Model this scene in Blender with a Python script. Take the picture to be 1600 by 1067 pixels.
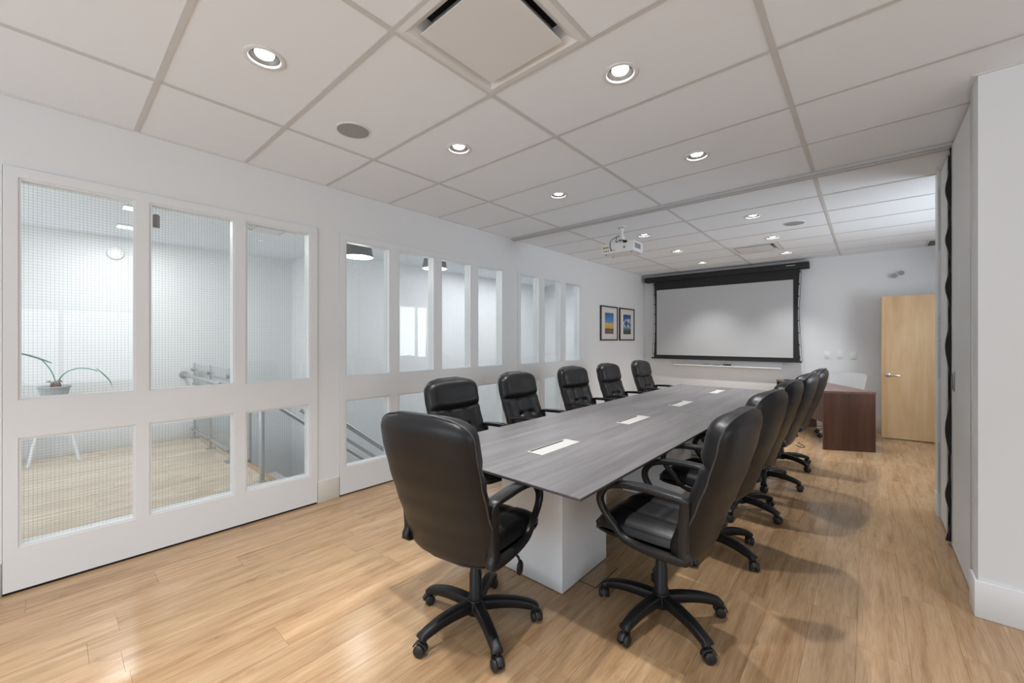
import bpy, bmesh, math, random
from mathutils import Vector, Matrix
random.seed(7)
PI = math.pi
R = math.radians
scene = bpy.context.scene
for o in list(bpy.data.objects):
    bpy.data.objects.remove(o, do_unlink=True)
C = scene.collection

# ------------------------------------------------------------------ camera
cam_d = bpy.data.cameras.new('camera')
cam = bpy.data.objects.new('camera', cam_d)
C.objects.link(cam)
cam.location = (0, 0, 1.40)
cam.rotation_euler = (R(90), 0, math.atan(556 / 635))
cam_d.sensor_width = 36
cam_d.lens = 36 * 635 / 1600
cam_d.shift_y = -2.5 / 1600
cam_d.clip_start = 0.02
scene.camera = cam
# ------------------------------------------------------------------ world, exposure
w = bpy.data.worlds.new('world')
scene.world = w
w.use_nodes = True
w.node_tree.nodes['Background'].inputs[0].default_value = (0.80, 0.88, 1.0, 1)
w.node_tree.nodes['Background'].inputs[1].default_value = 1.0
scene.view_settings.view_transform = 'Standard'
scene.view_settings.look = 'None'
scene.view_settings.gamma = 1
scene.view_settings.use_curve_mapping = False
scene.view_settings.exposure = 0.27


def area(name, loc, rot, sx, sy, power, col=(1, 1, 1), spread=180):
    d = bpy.data.lights.new(name, 'AREA')
    d.shape = 'RECTANGLE'
    d.size = sx
    d.size_y = sy
    d.energy = power
    d.color = col
    d.spread = R(spread)
    o = bpy.data.objects.new(name, d)
    o.location = loc
    o.rotation_euler = rot
    C.objects.link(o)
    return o


# fill lights added out of view, and assumed daylight at the hallway end
area('fill_rear', (-0.6, -3.6, 1.1), (R(112), 0, R(0)), 4.6, 1.9, 86, (0.86, 0.93, 1.0))  # soft fill outside an added rear window
area('fill_right', (4.4, -0.4, 1.1), (R(112), 0, R(90)), 3.4, 1.9, 42, (0.86, 0.93, 1.0))  # weaker fill through the window added in the right wall
area('fill_side', (1.80, 5.9, 1.6), (R(88), 0, R(90)), 1.6, 1.3, 52, (0.86, 0.93, 1.0))  # lifts the far ceiling and walls from an added, unseen side window
area('assumed_daylight_hallway', (-5.5, -2.55, 1.6), (R(90), 0, R(0)), 3.0, 2.0, 38, (0.95, 0.97, 1.0))  # assumed daylight from an unseen window, brightens the hallway
area('fill_stairwell', (-4.9, 6.0, 2.70), (0, 0, 0), 1.6, 2.6, 46, (0.95, 0.97, 1.0))  # added fill under the ceiling to brighten the stairwell, no opening above
SPOT_W = 98
SPOT_COL = (1.0, 0.992, 0.98)

# ------------------------------------------------------------------ helpers
MATS = {}


def newmat(name):
    m = bpy.data.materials.new(name)
    m.use_nodes = True
    nt = m.node_tree
    return m, nt, nt.nodes, nt.links, nt.nodes['Principled BSDF']


def pmat(name, col, rough=0.5, metal=0.0, bump=0.0, bscale=200, spec=0.5, vary=0.0, coat=0.0):
    m, nt, N, L, b = newmat(name)
    b.inputs['Base Color'].default_value = (*col, 1)
    b.inputs['Roughness'].default_value = rough
    b.inputs['Metallic'].default_value = metal
    b.inputs['Specular IOR Level'].default_value = spec
    b.inputs['Coat Weight'].default_value = coat
    tc = N.new('ShaderNodeTexCoord')
    n = N.new('ShaderNodeTexNoise')
    n.inputs['Scale'].default_value = bscale
    n.inputs['Detail'].default_value = 3
    L.new(tc.outputs['Object'], n.inputs['Vector'])
    if bump:
        bp = N.new('ShaderNodeBump')
        bp.inputs['Strength'].default_value = bump
        bp.inputs['Distance'].default_value = 0.002
        L.new(n.outputs['Fac'], bp.inputs['Height'])
        L.new(bp.outputs['Normal'], b.inputs['Normal'])
    if vary:
        n2 = N.new('ShaderNodeTexNoise')
        n2.inputs['Scale'].default_value = 3
        L.new(tc.outputs['Object'], n2.inputs['Vector'])
        mx = N.new('ShaderNodeMix')
        mx.data_type = 'RGBA'
        mx.inputs['A'].default_value = (*[c * (1 - vary) for c in col], 1)
        mx.inputs['B'].default_value = (*[min(1, c * (1 + vary)) for c in col], 1)
        L.new(n2.outputs['Fac'], mx.inputs['Factor'])
        L.new(mx.outputs['Result'], b.inputs['Base Color'])
    MATS[name] = m
    return m


def emat(name, col, s):
    m, nt, N, L, b = newmat(name)
    b.inputs['Base Color'].default_value = (*col, 1)
    b.inputs['Emission Color'].default_value = (*col, 1)
    b.inputs['Emission Strength'].default_value = s
    MATS[name] = m
    return m


def wood(name, cols, grain=(28, 1.6), rough=0.4, axis='Y', obj_rand=0.0, bump=0.05, ring=0.0, fac=1.0, coords='Object', spec=0.5):
    """streaky procedural wood; grain runs along the given axis"""
    m, nt, N, L, b = newmat(name)
    tc = N.new('ShaderNodeTexCoord')
    geo = N.new('ShaderNodeNewGeometry')
    src = geo.outputs['Position'] if coords == 'World' else tc.outputs['Object']
    oi = N.new('ShaderNodeObjectInfo')
    add = N.new('ShaderNodeVectorMath')
    add.operation = 'MULTIPLY_ADD'
    cmb = N.new('ShaderNodeCombineXYZ')
    for i in range(3):
        L.new(oi.outputs['Random'], cmb.inputs[i])
    L.new(cmb.outputs[0], add.inputs[0])
    add.inputs[1].default_value = (37, 53, 11)
    L.new(src, add.inputs[2])
    mp = N.new('ShaderNodeMapping')
    sc = {'Y': (grain[0], grain[1], grain[0]), 'Z': (grain[0], grain[0], grain[1]), 'X': (grain[1], grain[0], grain[0])}[axis]
    mp.inputs['Scale'].default_value = sc
    L.new(add.outputs[0], mp.inputs['Vector'])
    n = N.new('ShaderNodeTexNoise')
    n.inputs['Scale'].default_value = 1.0
    n.inputs['Detail'].default_value = 6
    n.inputs['Roughness'].default_value = 0.62
    n.inputs['Distortion'].default_value = 0.5
    L.new(mp.outputs[0], n.inputs['Vector'])
    mp2 = N.new('ShaderNodeMapping')
    mp2.inputs['Scale'].default_value = tuple(s * 0.22 for s in sc)
    L.new(add.outputs[0], mp2.inputs['Vector'])
    n2 = N.new('ShaderNodeTexNoise')
    n2.inputs['Scale'].default_value = 1.0
    n2.inputs['Detail'].default_value = 4
    n2.inputs['Distortion'].default_value = 1.2 + ring
    L.new(mp2.outputs[0], n2.inputs['Vector'])
    mix = N.new('ShaderNodeMath')
    mix.operation = 'MULTIPLY_ADD'
    L.new(n2.outputs['Fac'], mix.inputs[0])
    mix.inputs[1].default_value = 0.55
    m3 = N.new('ShaderNodeMath')
    m3.operation = 'MULTIPLY'
    L.new(n.outputs['Fac'], m3.inputs[0])
    m3.inputs[1].default_value = 0.45
    L.new(m3.outputs[0], mix.inputs[2])
    ramp = N.new('ShaderNodeValToRGB')
    cr = ramp.color_ramp
    cr.elements[0].position = 0.5 - 0.16 * fac
    cr.elements[0].color = (*cols[0], 1)
    cr.elements[1].position = 0.5 + 0.16 * fac
    cr.elements[1].color = (*cols[-1], 1)
    if len(cols) == 3:
        e = cr.elements.new(0.5)
        e.color = (*cols[1], 1)
    L.new(mix.outputs[0], ramp.inputs['Fac'])
    hsv = N.new('ShaderNodeHueSaturation')
    L.new(ramp.outputs['Color'], hsv.inputs['Color'])
    if obj_rand:
        mr = N.new('ShaderNodeMapRange')
        mr.inputs['To Min'].default_value = 1 - obj_rand
        mr.inputs['To Max'].default_value = 1 + obj_rand
        L.new(oi.outputs['Random'], mr.inputs['Value'])
        L.new(mr.outputs[0], hsv.inputs['Value'])
    L.new(hsv.outputs[0], b.inputs['Base Color'])
    b.inputs['Roughness'].default_value = rough
    b.inputs['Specular IOR Level'].default_value = spec
    if bump:
        bp = N.new('ShaderNodeBump')
        bp.inputs['Strength'].default_value = bump
        bp.inputs['Distance'].default_value = 0.002
        L.new(n.outputs['Fac'], bp.inputs['Height'])
        L.new(bp.outputs['Normal'], b.inputs['Normal'])
    MATS[name] = m
    return m


def glassmat(name, tint=(0.97, 0.985, 0.98), boost=1.0):
    m, nt, N, L, b = newmat(name)
    N.remove(b)
    out = N['Material Output']
    tr = N.new('ShaderNodeBsdfTransparent')
    tr.inputs[0].default_value = (*tint, 1)
    gl = N.new('ShaderNodeBsdfGlossy')
    gl.inputs['Roughness'].default_value = 0.01
    fr = N.new('ShaderNodeFresnel')
    fr.inputs['IOR'].default_value = 1.5
    ge = N.new('ShaderNodeNewGeometry')
    mr = N.new('ShaderNodeMapRange')      # same reflectance on the entry and the exit face of the thin pane
    mr.inputs['To Min'].default_value = 1.5
    mr.inputs['To Max'].default_value = 1 / 1.5
    L.new(ge.outputs['Backfacing'], mr.inputs['Value'])
    L.new(mr.outputs[0], fr.inputs['IOR'])
    mu = N.new('ShaderNodeMath')
    mu.operation = 'MULTIPLY'
    mu.inputs[1].default_value = boost
    L.new(fr.outputs[0], mu.inputs[0])
    mx = N.new('ShaderNodeMixShader')
    L.new(mu.outputs[0], mx.inputs[0])
    L.new(tr.outputs[0], mx.inputs[1])
    L.new(gl.outputs[0], mx.inputs[2])
    L.new(mx.outputs[0], out.inputs[0])
    MATS[name] = m
    return m


def obj(name, bm, mat, parent=None, smooth=False, kind=None, loc=None):
    me = bpy.data.meshes.new(name)
    bmesh.ops.recalc_face_normals(bm, faces=bm.faces)
    bm.to_mesh(me)
    bm.free()
    if smooth:
        for p in me.polygons:
            p.use_smooth = True
        try:
            me.set_sharp_from_angle(angle=R(38 if smooth is True else smooth))
        except Exception:
            pass
    me.materials.append(mat)
    o = bpy.data.objects.new(name, me)
    C.objects.link(o)
    if parent:
        o.parent = parent
    if loc:
        o.location = loc
    if kind:
        o['kind'] = kind
    return o


def inst(name, me, parent, loc=(0, 0, 0), rot=(0, 0, 0)):
    o = bpy.data.objects.new(name, me)
    C.objects.link(o)
    o.parent = parent
    o.location = loc
    o.rotation_euler = rot
    return o


def thing(name, label, cat, loc=(0, 0, 0), rotz=0, group=None):
    o = bpy.data.objects.new(name, None)
    o.empty_display_size = 0.1
    C.objects.link(o)
    o.location = loc
    o.rotation_euler = (0, 0, rotz)
    o['label'] = label
    o['category'] = cat
    if group:
        o['group'] = group
    return o


def tag(o, label, cat, group=None):
    o['label'] = label
    o['category'] = cat
    if group:
        o['group'] = group
    return o


def box(bm, x0, x1, y0, y1, z0, z1, bev=0.0, M=None):
    vs = [bm.verts.new(Vector(p)) for p in
          [(x0, y0, z0), (x1, y0, z0), (x1, y1, z0), (x0, y1, z0), (x0, y0, z1), (x1, y0, z1), (x1, y1, z1), (x0, y1, z1)]]
    fs = [bm.faces.new([vs[i] for i in f]) for f in
          [(0, 3, 2, 1), (4, 5, 6, 7), (0, 1, 5, 4), (1, 2, 6, 5), (2, 3, 7, 6), (3, 0, 4, 7)]]
    if bev:
        es = list({e for f in fs for e in f.edges})
        r = bmesh.ops.bevel(bm, geom=es, offset=bev, segments=2, affect='EDGES', profile=0.5)
        vs = list({v for f in r['faces'] for v in f.verts} | {v for v in vs if v.is_valid})
    if M is not None:
        for v in vs:
            v.co = M @ v.co
    return vs


def bxo(name, mat, parent, x0, x1, y0, y1, z0, z1, bev=0.0, kind=None, smooth=False):
    bm = bmesh.new()
    box(bm, min(x0, x1), max(x0, x1), min(y0, y1), max(y0, y1), min(z0, z1), max(z0, z1), bev)
    return obj(name, bm, mat, parent, kind=kind, smooth=smooth or bool(bev))


def lathe(bm, prof, n=24, M=None, cap0=False, cap1=False):
    rings = []
    for r, z in prof:
        if r < 1e-6:
            v = bm.verts.new((0, 0, z))
            rings.append([v])
        else:
            rings.append([bm.verts.new((r * math.cos(2 * PI * i / n), r * math.sin(2 * PI * i / n), z)) for i in range(n)])
    for a, b in zip(rings, rings[1:]):
        for i in range(n):
            j = (i + 1) % n
            if len(a) == 1 and len(b) == 1:
                continue
            if len(a) == 1:
                bm.faces.new((a[0], b[i], b[j]))
            elif len(b) == 1:
                bm.faces.new((a[i], a[j], b[0]))
            else:
                bm.faces.new((a[i], a[j], b[j], b[i]))
    if cap0 and len(rings[0]) > 1:
        bm.faces.new(rings[0])
    if cap1 and len(rings[-1]) > 1:
        bm.faces.new(rings[-1])
    vs = [v for r in rings for v in r]
    if M is not None:
        for v in vs:
            v.co = M @ v.co
    return vs


def frames(pts, closed=False):
    """tangents for a list of points"""
    n = len(pts)
    out = []
    for i in range(n):
        a = pts[(i - 1) % n] if (closed or i > 0) else pts[i]
        b = pts[(i + 1) % n] if (closed or i < n - 1) else pts[i]
        out.append((b - a).normalized())
    return out


def sweep(bm, pts, sec, closed=False, side=None):
    """sweep a cross section (list of (a, b)) or per-point list of sections along pts. side = fixed lateral vector"""
    pts = [Vector(p) for p in pts]
    T = frames(pts, closed)
    rings = []
    prev = None
    for i, (p, t) in enumerate(zip(pts, T)):
        if side is not None:
            s = Vector(side)
            s = (s - t * s.dot(t)).normalized()
        else:
            if prev is None:
                s = t.cross(Vector((0, 0, 1)))
                if s.length < 1e-3:
                    s = t.cross(Vector((0, 1, 0)))
                s.normalize()
            else:
                s = (prev - t * prev.dot(t)).normalized()
            prev = s
        u = s.cross(t)
        sc = sec[i] if isinstance(sec[0], list) else sec
        rings.append([bm.verts.new(p + s * a + u * b) for a, b in sc])
    n = len(rings[0])
    m = len(rings)
    for k in range(m if closed else m - 1):
        A, B = rings[k], rings[(k + 1) % m]
        for i in range(n):
            j = (i + 1) % n
            bm.faces.new((A[i], A[j], B[j], B[i]))
    if not closed:
        bm.faces.new(rings[0])
        bm.faces.new(rings[-1])
    return rings


def circ(r, n=8, ry=None):
    ry = r if ry is None else ry
    return [(r * math.cos(2 * PI * i / n), ry * math.sin(2 * PI * i / n)) for i in range(n)]


def rrect(wx, wy, r, n=3):
    out = []
    for cx, cy, a0 in ((wx - r, wy - r, 0), (-wx + r, wy - r, 90), (-wx + r, -wy + r, 180), (wx - r, -wy + r, 270)):
        for k in range(n + 1):
            a = R(a0 + 90 * k / n)
            out.append((cx + r * math.cos(a), cy + r * math.sin(a)))
    return out


def smoothpts(pts, sub=6, closed=False):
    pts = [Vector(p) for p in pts]
    n = len(pts)
    out = []
    rng = n if closed else n - 1
    for i in range(rng):
        p0 = pts[(i - 1) % n] if closed or i > 0 else pts[0]
        p1 = pts[i]
        p2 = pts[(i + 1) % n]
        p3 = pts[(i + 2) % n] if closed or i < n - 2 else pts[n - 1]
        for k in range(sub):
            t = k / sub
            out.append(0.5 * ((2 * p1) + (-p0 + p2) * t + (2 * p0 - 5 * p1 + 4 * p2 - p3) * t * t + (-p0 + 3 * p1 - 3 * p2 + p3) * t ** 3))
    if not closed:
        out.append(pts[-1])
    return out


def tubeo(name, mat, parent, pts, r, sub=6, n=8, smoothed=True):
    bm = bmesh.new()
    sweep(bm, smoothpts(pts, sub) if smoothed else pts, circ(r, n))
    return obj(name, bm, mat, parent, smooth=50)


def lerp_tab(tab, x):
    if x <= tab[0][0]:
        return tab[0][1]
    for (a, va), (b, vb) in zip(tab, tab[1:]):
        if x <= b:
            t = (x - a) / (b - a)
            t = t * t * (3 - 2 * t) * 0.35 + t * 0.65
            return va + (vb - va) * t
    return tab[-1][1]


# ------------------------------------------------------------------ materials
M_wall = pmat('wall paint', (0.75, 0.765, 0.775), 0.75, bump=0.06, bscale=350)
M_hallwall = pmat('hall wall paint', (0.80, 0.81, 0.82), 0.75, bump=0.05, bscale=350)
M_trim = pmat('white satin trim paint', (0.75, 0.765, 0.775), 0.42, bump=0.02, bscale=120)
M_base = pmat('beige grey baseboard paint', (0.66, 0.63, 0.58), 0.5)
M_basew = pmat('white baseboard paint', (0.75, 0.765, 0.775), 0.45)
M_tile = pmat('acoustic ceiling tile', (0.85, 0.895, 0.945), 0.9, bump=0.25, bscale=420)
M_tbar = pmat('ceiling grid metal', (0.62, 0.62, 0.615), 0.5)
M_plenum = pmat('dark plenum', (0.12, 0.12, 0.12), 0.9)
M_floor = wood('oak vinyl plank', [(0.28, 0.160, 0.078), (0.405, 0.260, 0.142), (0.49, 0.340, 0.200)], (40, 3.2), 0.20, 'Y', 0.07, 0.04, 0.2, 1.1, 'World', spec=0.5)
_nt = M_floor.node_tree
_N, _L = _nt.nodes, _nt.links
_b = _N['Principled BSDF']
_src = _b.inputs['Base Color'].links[0].from_socket
_g = _N.new('ShaderNodeNewGeometry')
_m1 = _N.new('ShaderNodeMapping')
_m1.inputs['Scale'].default_value = (170, 9, 100)
_L.new(_g.outputs['Position'], _m1.inputs['Vector'])
_f = _N.new('ShaderNodeTexNoise')          # fine pores
_f.inputs['Scale'].default_value = 1
_f.inputs['Detail'].default_value = 4
_L.new(_m1.outputs[0], _f.inputs['Vector'])
_m2 = _N.new('ShaderNodeMapping')
_m2.inputs['Scale'].default_value = (11, 4.0, 8)
_L.new(_g.outputs['Position'], _m2.inputs['Vector'])
_k = _N.new('ShaderNodeTexNoise')          # knots
_k.inputs['Scale'].default_value = 1
_k.inputs['Detail'].default_value = 5
_k.inputs['Roughness'].default_value = 0.7
_L.new(_m2.outputs[0], _k.inputs['Vector'])
_r1 = _N.new('ShaderNodeMapRange')
_r1.inputs['From Min'].default_value = 0.3
_r1.inputs['From Max'].default_value = 0.7
_r1.inputs['To Min'].default_value = 0.87
_r1.inputs['To Max'].default_value = 1.09
_L.new(_f.outputs['Fac'], _r1.inputs['Value'])
_r2 = _N.new('ShaderNodeMapRange')
_r2.inputs['From Min'].default_value = 0.60
_r2.inputs['From Max'].default_value = 0.76
_r2.inputs['To Min'].default_value = 1.0
_r2.inputs['To Max'].default_value = 0.58
_L.new(_k.outputs['Fac'], _r2.inputs['Value'])
_mm = _N.new('ShaderNodeMath')
_mm.operation = 'MULTIPLY'
_L.new(_r1.outputs[0], _mm.inputs[0])
_L.new(_r2.outputs[0], _mm.inputs[1])
_vm = _N.new('ShaderNodeVectorMath')
_vm.operation = 'SCALE'
_L.new(_src, _vm.inputs[0])
_L.new(_mm.outputs[0], _vm.inputs['Scale'])
_L.new(_vm.outputs[0], _b.inputs['Base Color'])
M_floor_lit = M_floor.copy()                 # same planks, with the bright hallway light put into the colour
M_floor_lit.name = 'lit oak vinyl plank'
for _e, _c in zip(M_floor_lit.node_tree.nodes['Color Ramp'].color_ramp.elements, ((0.46, 0.36, 0.26), (0.60, 0.50, 0.385), (0.68, 0.585, 0.47))):
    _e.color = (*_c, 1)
M_under = pmat('floor joint', (0.20, 0.12, 0.06), 0.8)
M_leather = pmat('black leather', (0.007, 0.007, 0.008), 0.39, bump=0.22, bscale=260, spec=0.38)
M_piping = pmat('black leather piping', (0.03, 0.03, 0.032), 0.33, spec=0.6)
M_plastic = pmat('black plastic', (0.008, 0.008, 0.009), 0.40, bump=0.15, bscale=600, spec=0.32)
M_armtop = pmat('black moulded armrest', (0.011, 0.011, 0.012), 0.30, bump=0.1, bscale=500, spec=0.38)
M_wheel = pmat('caster plastic', (0.012, 0.012, 0.012), 0.5)
M_table = wood('grey wood laminate', [(0.090, 0.085, 0.089), (0.134, 0.127, 0.131), (0.185, 0.176, 0.181)], (45, 2.2), 0.40, 'Y', 0, 0.03, 0.0, 1.2, 'Object')
M_tedge = pmat('dark table edge band', (0.05, 0.047, 0.048), 0.5)
M_white = pmat('white laminate', (0.76, 0.775, 0.785), 0.35)
M_task = pmat('bright white chair plastic', (0.90, 0.91, 0.92), 0.4)
M_hatch = pmat('white hatch plastic', (0.42, 0.415, 0.405), 0.45)
M_dark = pmat('dark slot', (0.01, 0.01, 0.01), 0.8)
M_alu = pmat('brushed aluminium track', (0.55, 0.55, 0.55), 0.42, 0.3)
M_steel = pmat('brushed steel', (0.50, 0.51, 0.52), 0.35, 0.85)
M_chrome = pmat('satin chrome', (0.62, 0.61, 0.60), 0.22, 1.0)
M_wire = pmat('wire in glass', (0.30, 0.31, 0.32), 0.5, 0.3)
M_glass = glassmat('thin glass', boost=0.7)
M_fabric = pmat('grey partition fabric', (0.76, 0.76, 0.755), 0.85, bump=0.5, bscale=700, vary=0.04)
M_metaltrim = pmat('grey partition trim', (0.50, 0.50, 0.50), 0.4, 0.3)
M_rubber = pmat('black rubber seal', (0.008, 0.008, 0.008), 0.75)
M_screenblack = pmat('black screen masking', (0.012, 0.012, 0.013), 0.7)
M_screen = pmat('matte white projection fabric', (0.49, 0.50, 0.51), 0.95)
M_brown = wood('walnut laminate', [(0.036, 0.014, 0.008), (0.066, 0.026, 0.015), (0.10, 0.043, 0.026)], (22, 1.4), 0.33, 'Z', 0, 0.03, 0.0, 1.2)
M_browntop = wood('walnut laminate top', [(0.10, 0.048, 0.034), (0.15, 0.075, 0.055), (0.20, 0.105, 0.08)], (22, 1.4), 0.28, 'Y', 0, 0.02, 0.0, 1.1)
M_birch = wood('birch veneer door', [(0.52, 0.32, 0.15), (0.62, 0.41, 0.21), (0.70, 0.50, 0.29)], (7, 1.1), 0.42, 'Z', 0, 0.02, 2.5, 1.0)
M_lens = emat('lamp lens', (1.0, 0.98, 0.94), 9)
M_baffle = pmat('dark lamp baffle', (0.10, 0.095, 0.09), 0.35, 0.4)
M_spk = pmat('grey speaker grille', (0.36, 0.36, 0.36), 0.7, bump=0.8, bscale=900)
M_projw = pmat('white projector plastic', (0.82, 0.82, 0.81), 0.4)
M_grey = pmat('mid grey plastic', (0.22, 0.22, 0.22), 0.5)
M_leaf = pmat('green leaf', (0.035, 0.26, 0.16), 0.4, vary=0.25)
M_root = pmat('brown bulb', (0.16, 0.09, 0.07), 0.8, bump=0.5, bscale=60)
M_pot = pmat('grey white pot', (0.42, 0.45, 0.47), 0.5, vary=0.1)
M_shade = pmat('grey lamp shade', (0.13, 0.13, 0.135), 0.6)
M_shadein = emat('lit shade diffuser', (1, 0.98, 0.94), 2.2)
M_frame = pmat('black picture frame', (0.012, 0.012, 0.012), 0.35)
M_mat = pmat('cream mat board', (0.70, 0.66, 0.62), 0.9)
M_strip = emat('hallway fixture lens', (1, 0.99, 0.97), 3.0)

# =================================================================== STRUCTURE
XL, XR, XC = -3.55, 4.0, 0.42        # left wall, far right wall, partition line
YB, YR = 8.30, -3.2                  # back wall, rear wall
ZC = 2.737
YT0, YT1 = 4.034, 4.125              # ceiling track


def structure(name, mat, *b, parent=None, bev=0):
    return bxo(name, mat, parent, *b, bev=bev, kind='structure')


# ---- floor with individual planks
floor = structure('floor', M_under, -3.62, XR + .3, YR - .2, YB + .2, -0.12, -0.006)
PW, PL = 0.178, 1.22


PLANK_MAT = [M_floor]


def plank_mesh(x0, x1, y0, y1):
    bm = bmesh.new()
    box(bm, x0, x1, y0, y1, -0.006, 0.0)
    me = bpy.data.meshes.new('floor_plank')
    bm.to_mesh(me)
    bm.free()
    me.materials.append(PLANK_MAT[0])
    return me


def lay(fl, X0, X1, Y0, Y1, limit, extra):
    full = plank_mesh(0.0004, PW - 0.0004, 0.0004, PL - 0.0004)
    cnt = 0
    bmx = bmesh.new()
    used = False
    i = 0
    x = X0
    cells = []
    while x < X1 - 1e-4:
        off = random.choice([0.1, 0.35, 0.6, 0.85, 0.2, 0.72]) * PL + (i % 3) * 0.11
        y = Y0 - (off % PL)
        while y < Y1 - 1e-4:
            cells.append((x, min(x + PW, X1), max(y, Y0), min(y + PL, Y1)))
            y += PL
        x += PW
        i += 1
    cells = [c for c in cells if c[3] - c[2] > 0.01 and c[1] - c[0] > 0.01]
    cells.sort(key=lambda c: extra(c))
    for c in cells:
        if cnt < limit:
            if abs(c[1] - c[0] - PW) < 1e-4 and abs(c[3] - c[2] - PL) < 1e-4:
                me = full
            else:
                me = plank_mesh(0.0004, c[1] - c[0] - 0.0004, 0.0004, c[3] - c[2] - 0.0004)
            inst('floor_plank', me, fl, (c[0], c[2], 0))
            cnt += 1
        else:
            box(bmx, c[0], c[1], c[2], c[3], -0.006, 0.0)
            used = True
    if used:
        obj('floor_plank', bmx, M_floor, fl, kind='stuff')
    else:
        bmx.free()


def off_view(c):
    cx, cy = (c[0] + c[1]) / 2, (c[2] + c[3]) / 2
    d = -0.659 * -1 * 0 + 0
    fwd = -0.6588 * cx + 0.7523 * cy
    rt = 0.7523 * cx + 0.6588 * cy
    if fwd < 0.5:
        return 100 - fwd
    if abs(rt / fwd) > 1.5 or (cx > XC + 0.2 and cy < 5):
        return 50 + fwd
    return fwd


lay(floor, -3.60, XR, YR, YB, 296, off_view)
hall_floor = structure('floor_hallway', M_under, -7.4, -3.63, -2.4, 1.50, -0.14, -0.006)
PLANK_MAT[0] = M_floor_lit
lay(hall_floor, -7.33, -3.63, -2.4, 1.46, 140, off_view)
structure('trim_landing_nosing', pmat('oak nosing', (0.42, 0.26, 0.13), 0.4), -7.33, -3.63, 1.46, 1.515, -0.03, 0.004, parent=hall_floor, bev=0.004)

# ---- walls of the meeting room
W1 = (-0.165, 1.518)
W2 = (1.713, 3.925)
W3 = (4.163, 5.803)
ZW = 2.36
ZT = 2.95
bm = bmesh.new()
for (a, b_) in ((YR - .2, W1[0]), (W1[1], W2[0]), (W2[1], W3[0]), (W3[1], YB + .2)):
    box(bm, XL - 0.09, XL, a, b_, -0.1, ZT)
for (a, b_) in (W1, W2, W3):
    box(bm, XL - 0.09, XL, a, b_, ZW, ZT)
obj('wall_left', bm, M_wall, kind='structure')
structure('wall_back', M_wall, XL - .09, 2.6, YB, YB + 0.12, -0.1, ZT)
# rear wall and right wall behind the photographer, each with an opening added for fill
bm = bmesh.new()
box(bm, XL - .09, -2.9, YR - .12, YR, -0.1, ZT)
box(bm, 1.7, XR + .12, YR - .12, YR, -0.1, ZT)
box(bm, -2.9, 1.7, YR - .12, YR, -0.1, 0.55)
box(bm, -2.9, 1.7, YR - .12, YR, 2.45, ZT)
obj('wall_rear', bm, M_wall, kind='structure')
bm = bmesh.new()
box(bm, XR, XR + .12, YR, -2.1, -0.1, ZT)
box(bm, XR, XR + .12, 1.3, 3.3, -0.1, ZT)
box(bm, XR, XR + .12, -2.1, 1.3, -0.1, 0.55)
box(bm, XR, XR + .12, -2.1, 1.3, 2.45, ZT)
obj('wall_right', bm, M_wall, kind='structure')
# column / pocket wall at the right of the view
bm = bmesh.new()
box(bm, XC, XR + .12, 3.105, 3.245, -0.1, ZT)
obj('wall_column', bm, M_wall, kind='structure')
bm = bmesh.new()
box(bm, XC + 0.005, 2.6, 4.64, 4.765, -0.1, ZT)
box(bm, 1.25, 1.35, 3.245, 4.64, -0.1, ZT)
obj('wall_pocket', bm, M_wall, kind='structure')
bm = bmesh.new()
box(bm, 1.42, 1.54, 4.765, 5.1, -0.1, ZT)
box(bm, 1.42, 1.54, 6.7, 7.0, -0.1, ZT)
box(bm, 1.42, 1.54, 5.1, 6.7, -0.1, 0.9)  # unseen opening added to admit the side fill
box(bm, 1.42, 1.54, 5.1, 6.7, 2.3, ZT)
box(bm, 1.42, 1.54, 7.93, YB, -0.1, ZT)
box(bm, 1.42, 1.54, 7.0, 7.93, 2.06, ZT)
obj('wall_side', bm, M_wall, kind='structure')

# baseboards
def bb(name, mat, x0, x1, y0, y1, h=0.185):
    bm = bmesh.new()
    box(bm, x0, x1, y0, y1, 0.0, h, 0.004)
    return obj(name, bm, mat, kind='structure', smooth=True)


bb('baseboard_left', M_base, XL, XL + .013, W1[1] + .003, W2[0] - .003)
bb('baseboard_left_near', M_base, XL, XL + .013, YR, W1[0] - .003)
bb('baseboard_left_mid', M_base, XL, XL + .013, W2[1] + .003, W3[0] - .003)
bb('baseboard_left_far', M_base, XL, XL + .013, W3[1] + .003, YB)
bb('baseboard_back', M_base, XL + .014, 1.42, YB - .013, YB)
bb('baseboard_column', M_basew, XC - .014, XR, 3.09, 3.104)
bb('baseboard_column_side', M_basew, XC - .014, XC - .001, 3.105, 3.23)
bb('baseboard_pocket', M_basew, XC - .010, XC + .004, 4.66, 4.779)
bb('baseboard_pocket_back', M_basew, XC - .010, 1.42, 4.766, 4.779)

# ---- hallway shell seen through the glass
bm = bmesh.new()
box(bm, -7.45, -7.33, -2.5, 2.72, -3.0, ZT)
obj('wall_hallway', bm, M_hallwall, kind='structure')
bm = bmesh.new()
box(bm, -7.45, -6.2, 2.72, 2.84, -3.0, ZT)
box(bm, -6.32, -6.2, 2.84, 8.4, -3.0, ZT)
box(bm, -6.32, -3.62, 8.3, 8.42, -3.0, ZT)
obj('wall_stairwell', bm, M_hallwall, kind='structure')
bm = bmesh.new()
box(bm, -3.66, -3.63, 1.50, 8.4, -3.0, 0.0)
box(bm, -7.33, -3.66, 1.38, 1.46, -3.0, -0.15)
obj('wall_stair_lower', bm, M_hallwall, kind='structure')
bm = bmesh.new()
box(bm, -7.45, -6.98, -2.5, -2.38, -0.1, ZT)
box(bm, -4.05, -3.6, -2.5, -2.38, -0.1, ZT)
box(bm, -6.98, -4.05, -2.5, -2.38, -0.1, 0.6)  # opening for the assumed, unseen hallway window
box(bm, -6.98, -4.05, -2.5, -2.38, 2.6, ZT)
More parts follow.
